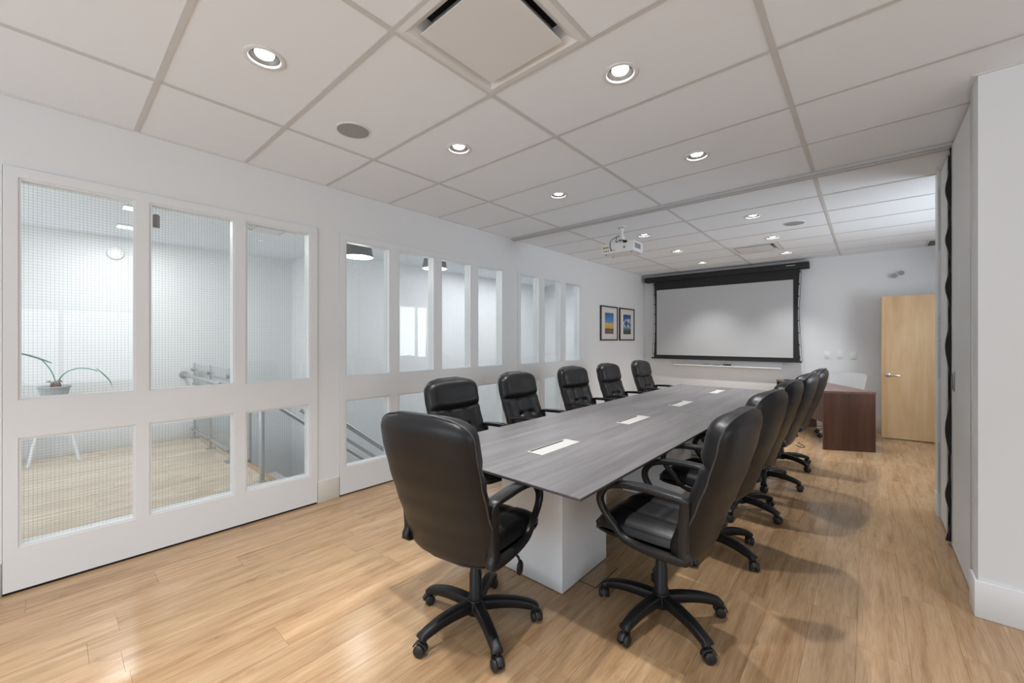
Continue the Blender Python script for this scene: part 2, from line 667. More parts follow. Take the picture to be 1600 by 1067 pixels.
obj('wall_hallway_end', bm, M_hallwall, kind='structure')
structure('floor_lower', M_floor, -7.33, -3.6, 1.4, 8.3, -3.02, -2.95)
bb('baseboard_hallway', M_basew, -7.33, -7.315, -2.38, 1.40, 0.235)
structure('ceiling_hallway', M_tile, -7.45, -3.64, -2.5, 8.4, ZC, ZT)

# simple frames out of view, added for the fill openings, plus the assumed hallway window
def far_window(name, x0, x1, y0, y1, z0, z1):
    bm = bmesh.new()
    t = 0.05
    if abs(x1 - x0) > abs(y1 - y0):
        box(bm, x0, x1, y0, y1, z0, z0 + t)
        box(bm, x0, x1, y0, y1, z1 - t, z1)
        n = 3
        for i in range(n + 1):
            xx = x0 + (x1 - x0 - t) * i / n
            box(bm, xx, xx + t, y0, y1, z0 + t, z1 - t)
    else:
        box(bm, x0, x1, y0, y1, z0, z0 + t)
        box(bm, x0, x1, y0, y1, z1 - t, z1)
        n = 3
        for i in range(n + 1):
            yy = y0 + (y1 - y0 - t) * i / n
            box(bm, x0, x1, yy, yy + t, z0 + t, z1 - t)
    return obj(name, bm, M_trim, kind='structure')


far_window('fill_window_rear', -2.9, 1.7, YR - .09, YR - .03, 0.55, 2.45)
far_window('fill_window_right', XR + .03, XR + .09, -2.1, 1.3, 0.55, 2.45)
far_window('fill_window_side', 1.45, 1.51, 5.1, 6.7, 0.9, 2.3)
far_window('assumed_window_hallway', -6.98, -4.05, -2.47, -2.41, 0.6, 2.6)

# ---- ceiling: slab, tiles, grid bars
ceiling = structure('ceiling', M_plenum, XL - .09, XR + .12, YR - .12, YB + .12, ZT, ZT + .08)
colx = [-3.988, -2.768, -1.548, -0.328, 0.892, 2.112, 3.332, 4.552]
ys_near = [0.374 + 0.61 * k for k in range(-6, 7)]
ys_far = [YT1 + 0.61 * k for k in range(0, 8)]
lights = [(-2.158, y) for y in (0.679, 1.899, 3.119, 5.04, 6.26, 7.48)] + [(-0.938, y) for y in (0.679, 1.899, 3.119, 5.04, 6.26, 7.48)]
assumed_lights = [(-2.158, -0.541), (-0.938, -0.541), (1.502, -0.541), (-2.158, -1.761), (-0.938, -1.761), (1.502, 0.679), (1.502, 1.899)]  # unseen downlights assumed behind and beside the camera, added for light
speakers = [(-2.478, 1.289), (-0.636, 5.65)]
vents = [(-1.243, 1.289), (-1.243, 6.87)]
TZ0, TZ1 = ZC + 0.004, ZC + 0.018


def tile_mesh(w_, l_, hole=None):
    bm = bmesh.new()
    g = 0.0125
    if hole is None:
        box(bm, g, w_ - g, g, l_ - g, TZ0, TZ1)
    else:
        hx, hy, hr = hole
        n = 32
        for z in (TZ0,):
            oc = [bm.verts.new(p) for p in ((g, g, z), (w_ - g, g, z), (w_ - g, l_ - g, z), (g, l_ - g, z))]
            ci = [bm.verts.new((hx + hr * math.cos(2 * PI * i / n), hy + hr * math.sin(2 * PI * i / n), z)) for i in range(n)]
            es = [bm.edges.new((oc[i], oc[(i + 1) % 4])) for i in range(4)] + [bm.edges.new((ci[i], ci[(i + 1) % n])) for i in range(n)]
            bmesh.ops.triangle_fill(bm, use_beauty=True, edges=es)
        geom = bmesh.ops.extrude_face_region(bm, geom=list(bm.faces))
        for v in [e for e in geom['geom'] if isinstance(e, bmesh.types.BMVert)]:
            v.co.z = TZ1
    bmesh.ops.recalc_face_normals(bm, faces=bm.faces)
    me = bpy.data.meshes.new('ceiling_tile')
    bm.to_mesh(me)
    bm.free()
    me.materials.append(M_tile)
    return me


cache = {}
for ys in (ys_near, ys_far):
    for i in range(len(colx) - 1):
        for j in range(len(ys) - 1):
            x0, x1 = max(colx[i], XL - .012), min(colx[i + 1], XR + .012)
            y0, y1 = ys[j], ys[j + 1]
            if ys is ys_far and y1 > YB:
                y1 = YB + .012
            if ys is ys_near:
                if y0 > 2.9 and x0 > 0.5:
                    continue
                if y0 > 3.0 and x1 > XC:
                    x1 = min(x1, 1.3)
            if ys is ys_far and x0 > 1.3:
                continue
            if ys is ys_far:
                x1 = min(x1, 1.55)
            hole = None
            for (lx, ly) in lights + assumed_lights:
                if x0 < lx < x1 and y0 < ly < y1:
                    hole = (round(lx - x0, 4), round(ly - y0, 4), 0.072)
            for (vx, vy) in vents:
                if x0 < vx < x1 and y0 < vy < y1:
                    x0 = x0 + 0.61
            key = (round(x1 - x0, 3), round(y1 - y0, 3), hole)
            if key not in cache:
                cache[key] = tile_mesh(x1 - x0, y1 - y0, hole)
            inst('ceiling_tile', cache[key], ceiling, (x0, y0, 0))
bar_w = 0.0122
for ys, ya, yb in ((ys_near, YR, YT0), (ys_far, YT1, YB)):
    for x in colx[1:-1]:
        if ys is ys_near and x > 0.8:
            yb_ = 3.1
        else:
            yb_ = yb
        if ys is ys_far and x > 1.3:
            continue
        bxo('grid_runner', M_tbar, ceiling, x - bar_w, x + bar_w, ya, yb_, ZC, ZC + .0035)
    for y in ys[1:]:
        if y > YB or y < YR:
            continue
        xr = XR if y < 3.1 else 1.3
        if ys is ys_near and abs(y - YT0) < 1e-3:
            continue
        bxo('grid_cross_tee', M_tbar, ceiling, XL, xr, y - bar_w, y + bar_w, ZC + .0002, ZC + .0036)
for (vx, vy) in vents:
    bxo('grid_cross_tee', M_tbar, ceiling, vx + .305 - bar_w, vx + .305 + bar_w, vy - .305, vy + .305, ZC + .0001, ZC + .0034)
# wall angles
bxo('wall_angle', M_trim, ceiling, XL, XL + .02, YR, YB, ZC - .001, ZC + .003)
bxo('wall_angle', M_trim, ceiling, XL, 1.42, YB - .02, YB, ZC - .001, ZC + .003)
bxo('wall_angle', M_trim, ceiling, XC - .02, XR, 3.085, 3.105, ZC - .001, ZC + .003)
bxo('wall_angle', M_trim, ceiling, XC - .02, XC, 3.105, 3.25, ZC - .001, ZC + .003)

# ceiling track of the folding partition
bm = bmesh.new()
x0, x1 = XL, 1.2
for ya, yb, za, zb in ((YT0 - .004, YT0 + .018, ZC - .018, ZC + .02), (YT0 + .018, YT0 + .026, ZC - .006, ZC + .02), (YT0 + .026, YT0 + .042, ZC - .026, ZC + .02),
                       (YT1 - .042, YT1 - .026, ZC - .026, ZC + .02), (YT1 - .026, YT1 - .018, ZC - .006, ZC + .02), (YT1 - .018, YT1 + .004, ZC - .018, ZC + .02)):
    box(bm, x0, x1, ya, yb, za, zb)
trk = obj('ceiling_track', bm, M_alu)
tag(trk, 'long grey metal ceiling track crossing the room above the table', 'ceiling track')
bxo('track_slot', M_dark, trk, x0, x1, YT0 + .042, YT1 - .042, ZC + .004, ZC + .012)

# =================================================================== WINDOWS ON THE LEFT WALL
XF = -3.537
GX = -3.572
ZL = (0.248, 0.856)
ZU = (1.066, 2.300)


def wire_mesh(y0, y1, z0, z1):
    bm = bmesh.new()
    r = 0.0004
    s = 0.0165
    ny = int((y1 - y0) / s)
    nz = int((z1 - z0) / s)
    for i in range(1, ny + 1):
        y = y0 + (i - .5) * s
        box(bm, GX - r, GX + r, y - r, y + r, z0, z1)
    for i in range(1, nz + 1):
        z = z0 + (i - .5) * s
        box(bm, GX - r, GX + r, y0, y1, z - r, z + r)
    return bm


def window(name, rng, openings):
    y0, y1 = rng
    z0, z1 = 0.016, ZW - .004
    e = bpy.data.objects.new(name, None)
    C.objects.link(e)
    e['kind'] = 'structure'
    ya, yb = y0 + .002, y1 - .002
    xb = -3.66
    prev = ya
    for k, (a, b_) in enumerate(openings + [(yb, yb)]):
        bxo('stile', M_trim, e, xb, XF, prev, a, z0, z1)
        if k < len(openings):
            for (za, zb) in ((z0, ZL[0]), (ZL[1], ZU[0]), (ZU[1], z1)):
                bxo('rail', M_trim, e, xb, XF, a, b_, za, zb)
            for (za, zb) in (ZL, ZU):
                t = 0.012
                bm = bmesh.new()
                for xx0, xx1 in ((GX + .004, XF - .006),):
                    box(bm, xx0, xx1, a, a + t, za, zb)
                    box(bm, xx0, xx1, b_ - t, b_, za, zb)
                    box(bm, xx0, xx1, a + t, b_ - t, za, za + t)
                    box(bm, xx0, xx1, a + t, b_ - t, zb - t, zb)
                obj('glazing_bead', bm, M_trim, e)
                pn = bxo('pane', M_glass, e, GX - .003, GX + .003, a + .002, b_ - .002, za + .002, zb - .002)
                obj('wire_grid', wire_mesh(a + t, b_ - t, za + t, zb - t), M_wire, pn, kind='stuff')
        prev = b_
    return e


window('window_1', W1, [(-0.109, 0.373), (0.437, 0.915), (0.985, 1.460)])
window('window_2', W2, [(1.766, 2.224), (2.314, 2.770), (2.858, 3.312), (3.417, 3.865)])
window('window_3', W3, [(4.217, 4.648), (4.756, 5.197), (5.302, 5.738)])
structure('gap_shade_strip', M_dark, -3.64, XF - .012, W1[0], W1[1], 0.0, 0.014)  # black strip standing in for the shadow gap below the first frame

# =================================================================== CONFERENCE TABLE
TX0, TX1, TY0, TY1 = -2.07, -0.885, 1.435, 6.10
TZ = 0.75
table = thing('conference_table', 'long grey wood-grain meeting table on white pedestals', 'table', ((TX0 + TX1) / 2, (TY0 + TY1) / 2, 0))
hx, hy = (TX1 - TX0) / 2, (TY1 - TY0) / 2
seam = 3.72 - (TY0 + TY1) / 2
for (a, b_) in ((-hy, seam - .0008), (seam + .0008, hy)):
    bm = bmesh.new()
    box(bm, -hx, hx, a, b_, TZ - .006, TZ, 0.001)
    tt = obj('tabletop', bm, M_table, table)
    bxo('edge_band', M_tedge, tt, -hx + .001, hx - .001, a + .001, b_ - .001, TZ - .013, TZ - .006)
bxo('top_support', M_tedge, table, -.42, .42, -hy + .35, hy - .35, TZ - .033, TZ - .0135)
for cy in (2.11, 3.77, 5.43):
    oy = cy - (TY0 + TY1) / 2
    bm = bmesh.new()
    box(bm, -0.235, 0.215, oy - .25, oy + .25, 0.004, TZ - .0335, 0.002)
    p = obj('pedestal', bm, M_white, table)
for cy in (2.03, 3.14, 4.26, 5.52):
    oy = cy - (TY0 + TY1) / 2
    cx = -1.432 - (TX0 + TX1) / 2
    bm = bmesh.new()
    box(bm, cx - .055, cx + .055, oy - .2, oy + .2, TZ - .001, TZ + .003, 0.001)
    h = obj('cable_hatch', bm, M_hatch, table)
    h['label'] = 'white cable hatch plate'
    bxo('brush_slot', M_dark, h, cx - .048, cx - .034, oy - .185, oy + .15, TZ + .0025, TZ + .0038)
# flush floor box cover beside the near pedestal
bm = bmesh.new()
box(bm, -1.262, -1.152, 2.036, 2.30, 0.0, 0.0012)
fb = obj('floor_box', bm, M_dark)
bxo('cover', M_floor, fb, -1.258, -1.156, 2.040, 2.296, 0.0013, 0.003)
tag(fb, 'thin flush cover plate in the floor under the near end of the table', 'floor box')

# =================================================================== OFFICE CHAIR
NU, NV = 22, 14
W_TAB = [(0.40, 0.250), (0.50, 0.256), (0.62, 0.259), (0.78, 0.261), (0.95, 0.264), (1.10, 0.262)]
F_TAB = [(0.40, -0.205), (0.48, -0.212), (0.58, -0.245), (0.70, -0.292), (0.82, -0.335), (0.95, -0.372), (1.10, -0.402)]
ZB0, ZB1 = 0.405, 1.095


def back_pt(u, v, off):
    """u -1..1 across, v 0..1 up, off = distance forward of the piping plane"""
    z = ZB0 + (ZB1 - ZB0) * v
    wdt = lerp_tab(W_TAB, z)
    if v > 0.86:
        t = (v - 0.86) / 0.14
        wdt *= (1 - t ** 2.3 * 0.93) ** (1 / 2.7)
    if v < 0.115:
        t = (0.115 - v) / 0.115
        wdt *= (1 - t ** 2.3 * 0.95) ** (1 / 2.6)
    crown = 0.0
    f = lerp_tab(F_TAB, z)
    f2 = lerp_tab(F_TAB, z + .02)
    f1 = lerp_tab(F_TAB, z - .02)
    t = Vector((0, f2 - f1, 0.04)).normalized()
    nrm = Vector((0, t.z, -t.y))
    x = u * wdt
    return Vector((x, f + 0.030 * (abs(x) / 0.26) ** 2, z)) + nrm * off


def bulge(u, v):
    a = max(0, 1 - abs(u) ** 5) ** 0.42
    b_ = 1.0
    if v > 0.88:
        b_ = max(0, 1 - ((v - 0.88) / 0.12) ** 2.4) ** 0.5
    if v < 0.14:
        b_ = max(0, 1 - ((0.14 - v) / 0.14) ** 2.4) ** 0.5
    return a * b_


def grid_mesh(bm, fn, nu, nv):
    g = [[bm.verts.new(fn(i / nu, j / nv)) for i in range(nu + 1)] for j in range(nv + 1)]
    for j in range(nv):
        for i in range(nu):
            bm.faces.new((g[j][i], g[j][i + 1], g[j + 1][i + 1], g[j + 1][i]))
    return g


def uu(s):
    """denser sampling near the edges"""
    t = 2 * s - 1
    return math.sin(t * PI / 2) * 0.75 + t * 0.25


def vseam(u):
    return 0.672 - 0.030 * (1 - u * u)


def lower_front(s, t):
    u = uu(s)
    v = t * vseam(u)
    d = 0.078 * bulge(u, v)
    g = 0
    for us in (-0.34, 0.34):
        g += 0.012 * math.exp(-((u - us) / 0.035) ** 2)
    for (tu, tv) in ((-0.34, 0.43), (0.34, 0.43)):
        g += 0.022 * math.exp(-(((u - tu) / 0.11) ** 2 + ((v - tv) / 0.035) ** 2))
    if abs(u) < 0.36:
        g += 0.014 * math.exp(-((v - 0.43 - 0.015 * (1 - (u / 0.36) ** 2)) / 0.014) ** 2)
    edge = math.exp(-((v - vseam(u)) / 0.018) ** 2) * 0.014
    puff = 0.008 * math.cos(u / 0.34 * PI) * (1 if abs(u) < 0.7 else 0)
    d = max(0, d - (g + edge) * min(1, d / 0.05) - 0.0 + puff * bulge(u, v) * 0.5)
    return back_pt(u, v, d)


def upper_front(s, t):
    u = uu(s)
    vs = vseam(u)
    v = vs + (1 - vs) * t
    low = min(1, (v - vs) / 0.075)
    p = 1 - (1 - low) ** 2.6
    d = bulge(u, v) * (0.060 + 0.040 * p * (1 - 0.28 * t))
    return back_pt(u, v, d)


def rear(s, t):
    u = uu(s)
    v = t
    return back_pt(u, v, -0.040 * bulge(u, v) ** 1.4)


def seat_fn(top):
    def fn(s, t):
        a = uu(s)
        b_ = uu(t)
        # map square to superellipse footprint
        k = (abs(a) ** 4 * abs(b_) ** 4)
        sx = a * (1 - 0.10 * k)
        sy = b_ * (1 - 0.10 * k)
        x = 0.240 * sx * (1 - 0.05 * (1 - (b_ + 1) / 2) * 1.0)
        y = 0.030 + 0.238 * sy
        e = max(0, 1 - abs(a) ** 6) ** 0.4 * max(0, 1 - abs(b_) ** 6) ** 0.4
        if top:
            z = 0.475 + 0.062 * e
            g = 0
            for us in (-0.36, 0.36):
                g += 0.011 * math.exp(-((a - us) / 0.035) ** 2)
            g += 0.010 * math.exp(-((b_ - 0.35) / 0.03) ** 2)
            g += 0.008 * math.exp(-((b_ + 0.25) / 0.03) ** 2) * (1 if abs(a) < 0.36 else 0)
            z -= g * e
            z -= 0.030 * max(0, (b_ - 0.55) / 0.45) ** 2
            z += 0.010 * (abs(a) ** 2) * e
        else:
            z = 0.462 - 0.035 * e
        return Vector((x, y, z))
    return fn


def arm_mesh(sgn):
    bm = bmesh.new()
    X = 0.247 * sgn
    # closed loop as seen from the side (y, z) with half thickness in plane and half width across
    L_ = [(-0.200, 0.500, .024, .018), (-0.206, 0.600, .025, .018), (-0.213, 0.690, .024, .022), (-0.212, 0.716, .012, .028), (-0.130, 0.722, .013, .030), (-0.03, 0.725, .013, .030),
          (0.075, 0.716, .013, .028), (0.155, 0.692, .014, .024), (0.198, 0.645, .015, .019), (0.200, 0.600, .015, .017), (0.170, 0.552, .014, .016), (0.125, 0.510, .015, .016), (0.085, 0.470, .016, .017),
          (0.020, 0.452, .018, .018), (-0.080, 0.448, .020, .020), (-0.170, 0.450, .020, .020), (-0.220, 0.462, .020, .020)]
    pts = smoothpts([Vector((0, a, b_)) for a, b_, _, _ in L_], 3, True)
    th = smoothpts([Vector((c, d, 0)) for _, _, c, d in L_], 3, True)
    secs = [rrect(q.y, q.x, min(q.x, q.y) * .5, 2) for q in th]
    ring = sweep(bm, pts, secs, closed=True, side=(1, 0, 0))
    for v in bm.verts:
        v.co.x += X
    # inward lug to the seat pan
    box(bm, min(X, X * .62), max(X, X * .62), -0.12, -0.02, 0.434, 0.450, 0.003)
    return bm


chair_parts = []


def build_chair(label, cat, group):
    t = thing('office_chair', label, cat, group=group)
    bm = bmesh.new()
    grid_mesh(bm, rear, NU, 30)
    obj('back_shell', bm, M_leather, t, smooth=60)
    bm = bmesh.new()
    grid_mesh(bm, lower_front, 44, 40)
    obj('back_cushion', bm, M_leather, t, smooth=60)
    bm = bmesh.new()
    grid_mesh(bm, upper_front, 30, 18)
    obj('headrest_cushion', bm, M_leather, t, smooth=60)
    # piping round the rim of the back
    n = 60
    rim = [back_pt(1, k / n, 0) for k in range(n + 1)] + [back_pt(-1, 1 - k / n, 0) for k in range(n + 1)]
    rim2 = []
    for p in rim:
        if not rim2 or (p - rim2[-1]).length > 0.006:
            rim2.append(p)
    bm = bmesh.new()
    sweep(bm, rim2, circ(0.0042, 6), closed=True)
    obj('piping', bm, M_piping, t, smooth=60)
    bm = bmesh.new()
    grid_mesh(bm, seat_fn(True), 36, 36)
    obj('seat_cushion', bm, M_leather, t, smooth=60)
    bm = bmesh.new()
    grid_mesh(bm, seat_fn(False), 20, 20)
    g = grid_mesh(bm, lambda s, q: seat_fn(True)(s, q) * 0 + Vector((seat_fn(True)(s, q).x * 1.004, 0.03 + (seat_fn(True)(s, q).y - .03) * 1.004, 0.476 - 0.010 * 0)), 20, 20)
    obj('seat_base', bm, M_plastic, t, smooth=60)
    for s in (-1, 1):
        obj('armrest', arm_mesh(s), M_armtop, t, smooth=45)
    # mechanism plate, lever, back bar
    bm = bmesh.new()
    box(bm, -0.10, 0.10, -0.16, 0.12, 0.385, 0.432, 0.012)
    box(bm, -0.035, 0.035, -0.20, -0.14, 0.41, 0.43, 0.006)
    obj('tilt_mechanism', bm, M_plastic, t, smooth=True)
    bm = bmesh.new()
    sweep(bm, smoothpts([(0.09, 0.0, 0.40), (0.17, 0.01, 0.40), (0.225, 0.02, 0.392), (0.24, 0.02, 0.372)], 4), circ(0.006, 8))
    Mx = Matrix.Translation((0.243, 0.02, 0.342)) @ Matrix.Scale(1.0, 4)
    vs = lathe(bm, [(0, -.034), (.012, -.033), (.021, -.022), (.025, 0), (.021, .018), (.010, .032), (0, .034)], 14)
    for v in vs:
        v.co.x *= 0.45
        v.co = Mx @ v.co
    obj('height_lever', bm, M_plastic, t, smooth=50)
    bm = bmesh.new()
    lathe(bm, [(0.034, 0.085), (0.037, 0.10), (0.034, 0.155), (0.031, 0.16), (0.031, 0.255), (0.027, 0.26), (0.027, 0.345), (0.024, 0.35), (0.024, 0.40)], 20, cap0=True, cap1=True)
    obj('gas_column', bm, M_plastic, t, smooth=40)
    bm = bmesh.new()
    lathe(bm, [(0.030, 0.062), (0.048, 0.066), (0.052, 0.085), (0.050, 0.115), (0.040, 0.132), (0.030, 0.134)], 20, cap0=True, cap1=True)
    obj('base_hub', bm, M_plastic, t, smooth=40)
    # one leg along +X, with its caster
    bm = bmesh.new()
    pts = smoothpts([(0.03, 0, 0.102), (0.11, 0, 0.106), (0.19, 0, 0.101), (0.25, 0, 0.089), (0.285, 0, 0.078), (0.302, 0, 0.066)], 3)
    n = len(pts)
    secs = []
    for i in range(n):
        q = i / (n - 1)
        hw = 0.027 - 0.006 * q + (0.005 if q > .85 else 0)
        hh = 0.026 - 0.009 * q
        secs.append(rrect(hw, hh, 0.010, 2))
    sweep(bm, pts, secs, side=(0, 1, 0))
    legme = obj('base_leg', bm, M_plastic, t, smooth=50)
    bm = bmesh.new()
    for s in (-1, 1):
        Mw = Matrix.Translation((0, s * 0.016, 0.026)) @ Matrix.Rotation(PI / 2, 4, 'X')
        lathe(bm, [(0, -.011), (.018, -.011), (.024, -.008), (.026, -.002), (.026, .002), (.024, .008), (.018, .011), (0, .011)], 18, Mw)
    lathe(bm, [(0.007, 0.03), (0.007, 0.075)], 8)
    # hood over the wheels
    hood = []
    for i in range(9):
        a = R(20 + 155 * i / 8)
        hood.append(Vector((0.031 * math.cos(a) * 1.05, 0, 0.026 + 0.031 * math.sin(a))))
    sweep(bm, hood, rrect(0.013, 0.003, 0.001, 1), side=(0, 1, 0))
    casme = obj('caster', bm, M_wheel, legme, smooth=50)
    casme.location = (0.302, 0, 0)
    for k in range(1, 5):
        lg = legme.copy()
        C.objects.link(lg)
        cs = casme.copy()
        C.objects.link(cs)
        cs.parent = lg
    return t


proto = build_chair('', 'chair', 'black leather office chairs around the meeting table')


def dup(src):
    r = src.copy()
    C.objects.link(r)
    for ch in list(src.children):
        c = ch.copy()
        C.objects.link(c)
        c.parent = r
        for g_ in list(ch.children):
            d = g_.copy()
            C.objects.link(d)
            d.parent = c
    return r


CH = [
    # hub x, y, heading deg (0 = faces +Y, + turns left), world star angle of the base, label
    (-1.455, 1.39, 9, 46, 'black leather office chair at the near end of the table, brown-tinted back to the camera'),
    (-0.785, 2.04, 88, 43, 'nearest black leather office chair on the right side of the table'),
    (-0.80, 2.93, 84, 51, 'second black leather office chair from the camera on the right side of the table'),
    (-0.80, 3.76, 86, 53, 'third black leather office chair from the camera on the right side of the table'),
    (-0.77, 4.62, 86, 64, 'fourth black leather office chair from the camera on the right side of the table'),
    (-0.74, 5.45, 88, 41, 'farthest black leather office chair on the right side of the table, before the brown desk'),
    (-2.14, 2.12, -88, 20, 'nearest black leather office chair on the left side of the table, facing it'),
    (-2.15, 2.94, -86, 33, 'second black leather office chair from the camera on the left side of the table'),
    (-2.20, 3.94, -92, 10, 'third black leather office chair from the camera on the left side of the table'),
    (-2.17, 4.75, -89, 50, 'fourth black leather office chair from the camera on the left side of the table'),
    (-2.18, 5.76, -90, 28, 'farthest black leather office chair on the left side of the table, by the back wall'),
]
chairs = []
for i, (x, y, a, st, lab) in enumerate(CH):
    c = proto if i == 0 else dup(proto)
    chairs.append((c, x, y, a, st, lab))
for c, x, y, a, st, lab in chairs:
    c.location = (x, y, 0)
    c.rotation_euler = (0, 0, R(a))
    c['label'] = lab
    k = 0
    for ch in c.children:
        if ch.name.startswith('base_leg'):
            ch.rotation_euler = (0, 0, R(st - a + 72 * k))
            for cs in ch.children:
                cs.rotation_euler = (0, 0, R(40 + 67 * k + 31 * (a % 7)))
            k += 1

# =================================================================== DOWNLIGHTS, SPEAKERS, VENTS
bm = bmesh.new()
lathe(bm, [(0.088, TZ0 - .0005), (0.088, TZ0 - .004), (0.084, TZ0 - .006), (0.070, TZ0 - .006), (0.066, TZ0 - .002), (0.066, TZ0 + .004)], 36)
tmp = obj('trim_ring', bm, M_trim, None, smooth=40)
me_trim = tmp.data
bpy.data.objects.remove(tmp)
bm = bmesh.new()
lathe(bm, [(0.0665, TZ0 + .002), (0.060, TZ0 + .018), (0.050, TZ0 + .032), (0.046, TZ0 + .034), (0.045, TZ0 + .026), (0.042, TZ0 + .020)], 36)
tmp = obj('baffle', bm, M_baffle, None, smooth=50)
me_baf = tmp.data
bpy.data.objects.remove(tmp)
bm = bmesh.new()
lathe(bm, [(0.0425, TZ0 + .019), (0.038, TZ0 + .010), (0.026, TZ0 + .005), (0, TZ0 + .003)], 28)
tmp = obj('lens', bm, M_lens, None, smooth=60)
me_lens = tmp.data
bpy.data.objects.remove(tmp)
rowname = {0.679: 'nearest', 1.899: 'second', 3.119: 'third', 5.04: 'fourth', 6.26: 'fifth', 7.48: 'farthest'}
for i, (x, y) in enumerate(lights + assumed_lights):
    if i < 12:
        side = 'left' if x < -2 else 'right'
        lab = '%s lit round recessed ceiling light of the %s-hand row over the table' % (rowname[y], side)
    else:
        lab = 'assumed lit round recessed ceiling light %s of the camera' % ['behind and left', 'behind', 'behind and right', 'far behind and left', 'far behind', 'right', 'ahead and right'][i - 12]
    t = thing('ceiling_light', lab, 'ceiling light', (x, y, 0), 0, 'recessed round ceiling lights')
    inst('trim_ring', me_trim, t)
    inst('baffle', me_baf, t)
    inst('lens', me_lens, t)
    d = bpy.data.lights.new('downlight', 'SPOT')
    d.energy = SPOT_W
    d.color = SPOT_COL
    d.spot_size = R(90)
    d.spot_blend = 1.0
    d.shadow_soft_size = 0.035
    o = bpy.data.objects.new('downlight', d)
    C.objects.link(o)
    o.location = (x, y, ZC - 0.012)

for i, (x, y) in enumerate(speakers):
    t = thing('ceiling_speaker', ['flat grey round ceiling speaker near the left wall, camera side of the track', 'flat grey round ceiling speaker beyond the track, right of the far vent'][i], 'speaker', (x, y, 0), 0, 'round ceiling speakers')
    bm = bmesh.new()
    lathe(bm, [(0.105, TZ0 - .0005), (0.105, TZ0 - .005), (0.098, TZ0 - .007), (0.096, TZ0 - .005)], 36)
    obj('rim', bm, M_trim, t, smooth=40)
    bm = bmesh.new()
    lathe(bm, [(0.097, TZ0 - .004), (0.06, TZ0 - .006), (0, TZ0 - .007)], 36)
    obj('grille', bm, M_spk, t, smooth=40)


def sqring(bm, prof):
    """square lathe: prof of (half size, z)"""
    rings = [[bm.verts.new((sx * r, sy * r, z)) for sx, sy in ((-1, -1), (1, -1), (1, 1), (-1, 1))] for r, z in prof]
    for a, b_ in zip(rings, rings[1:]):
        for i in range(4):
            j = (i + 1) % 4
            bm.faces.new((a[i], a[j], b_[j], b_[i]))
    return rings


def diffuser(x, y, label, scale=1.0, z=ZC):
    t = thing('ceiling_vent', label, 'vent', (x, y, z), 0, 'square ceiling vents')
    t.scale = (scale, scale, 1)
    bm = bmesh.new()
    sqring(bm, [(0.298, 0.0), (0.270, -0.003), (0.262, 0.002), (0.235, 0.022), (0.215, 0.075)])
    obj('frame', bm, M_trim, t)
    bm = bmesh.new()
    r = sqring(bm, [(0.18, 0.06), (0.205, 0.012), (0.2200, -0.006), (0.2200, -0.010)])
    bm.faces.new(r[-1])
    obj('plate', bm, M_trim, t)
    bm = bmesh.new()
    r = sqring(bm, [(0.216, 0.076), (0.17, 0.078)])
    bm.faces.new(r[-1])
    obj('duct_collar', bm, M_dark, t)
    return t


diffuser(*vents[0], 'large square ceiling vent plate at the top edge of the picture')
diffuser(*vents[1], 'square ceiling vent plate above the projection screen')
# louvred return grille by the far right corner
t = thing('return_grille', 'grey louvred ceiling grille in the far corner above the wooden door', 'vent', (0.90, 8.03, ZC))
bm = bmesh.new()
for a in ((-.29, .29, -.225, -.205), (-.29, .29, .205, .225), (-.29, -.27, -.205, .205), (.27, .29, -.205, .205)):
    box(bm, *a, -.006, .003)
obj('frame', bm, M_tbar, t)
for k in range(14):
    bm = bmesh.new()
    box(bm, -.27, .27, -.008, .008, -.001, .0005, M=Matrix.Translation((0, -.19 + k * .029, 0)) @ Matrix.Rotation(R(35), 4, 'X'))
    obj('slat', bm, M_spk, t)
bxo('backing', M_dark, t, -.28, .28, -.21, .21, .0033, .0038)

# =================================================================== PROJECTOR
pr = thing('projector', 'white box projector hanging from the ceiling beyond the track', 'projector', (-2.19, 4.48, 2.475))
bm = bmesh.new()
box(bm, -.205, .205, -.13, .13, -.062, .060, 0.012)
obj('body', bm, M_projw, pr, smooth=True)
bm = bmesh.new()
for k in range(11):
    box(bm, .2045, .207, -.10 + k * .014, -.094 + k * .014, -.026, .03)
obj('vent_slots', bm, M_grey, pr)
for k, (xx, ww, zz, hh, mm) in enumerate(((-.165, .010, -.030, .004, M_dark), (-.135, .008, -.030, .006, M_dark), (-.110, .004, -.028, .007, M_dark), (-.07, .012, -.03, .005, M_dark), (-.035, .008, -.028, .005, M_grey), (.09, .012, -.01, .012, M_grey))):
    bxo('port', mm, pr, xx - ww, xx + ww, -.132, -.1295, zz - hh, zz + hh)
lb = bxo('warning_label', pmat('yellow label', (0.45, 0.33, 0.06), 0.5), pr, -.18, -.105, -.1312, -.1299, .0, .022)
bm = bmesh.new()
lathe(bm, [(0.045, 0), (0.045, .02), (0.036, .03), (0.034, .028), (0.0, .022)], 24, Matrix.Translation((0.10, .125, 0)) @ Matrix.Rotation(-PI / 2, 4, 'X'))
obj('lens_barrel', bm, M_grey, pr, smooth=40)
for sx in (-.16, .16):
    for sy in (-.09, .09):
        bm = bmesh.new()
        lathe(bm, [(.010, -.069), (.012, -.060)], 10, Matrix.Translation((sx, sy, 0)), cap0=True)
        obj('foot', bm, M_grey, pr)
bm = bmesh.new()
box(bm, -.07, .07, -.05, .05, .061, .070, .003)
lathe(bm, [(.014, .062), (.014, .20)], 14, cap1=True)
lathe(bm, [(.028, .10), (.030, .11), (.030, .14), (.026, .15)], 14, cap0=True, cap1=True)
lathe(bm, [(.065, .264), (.062, .256), (.022, .248), (.014, .20)], 24)
obj('ceiling_mount', bm, M_projw, pr, smooth=40)
bm = bmesh.new()
box(bm, -.028, .028, -.022, .022, .070, .11, .004)
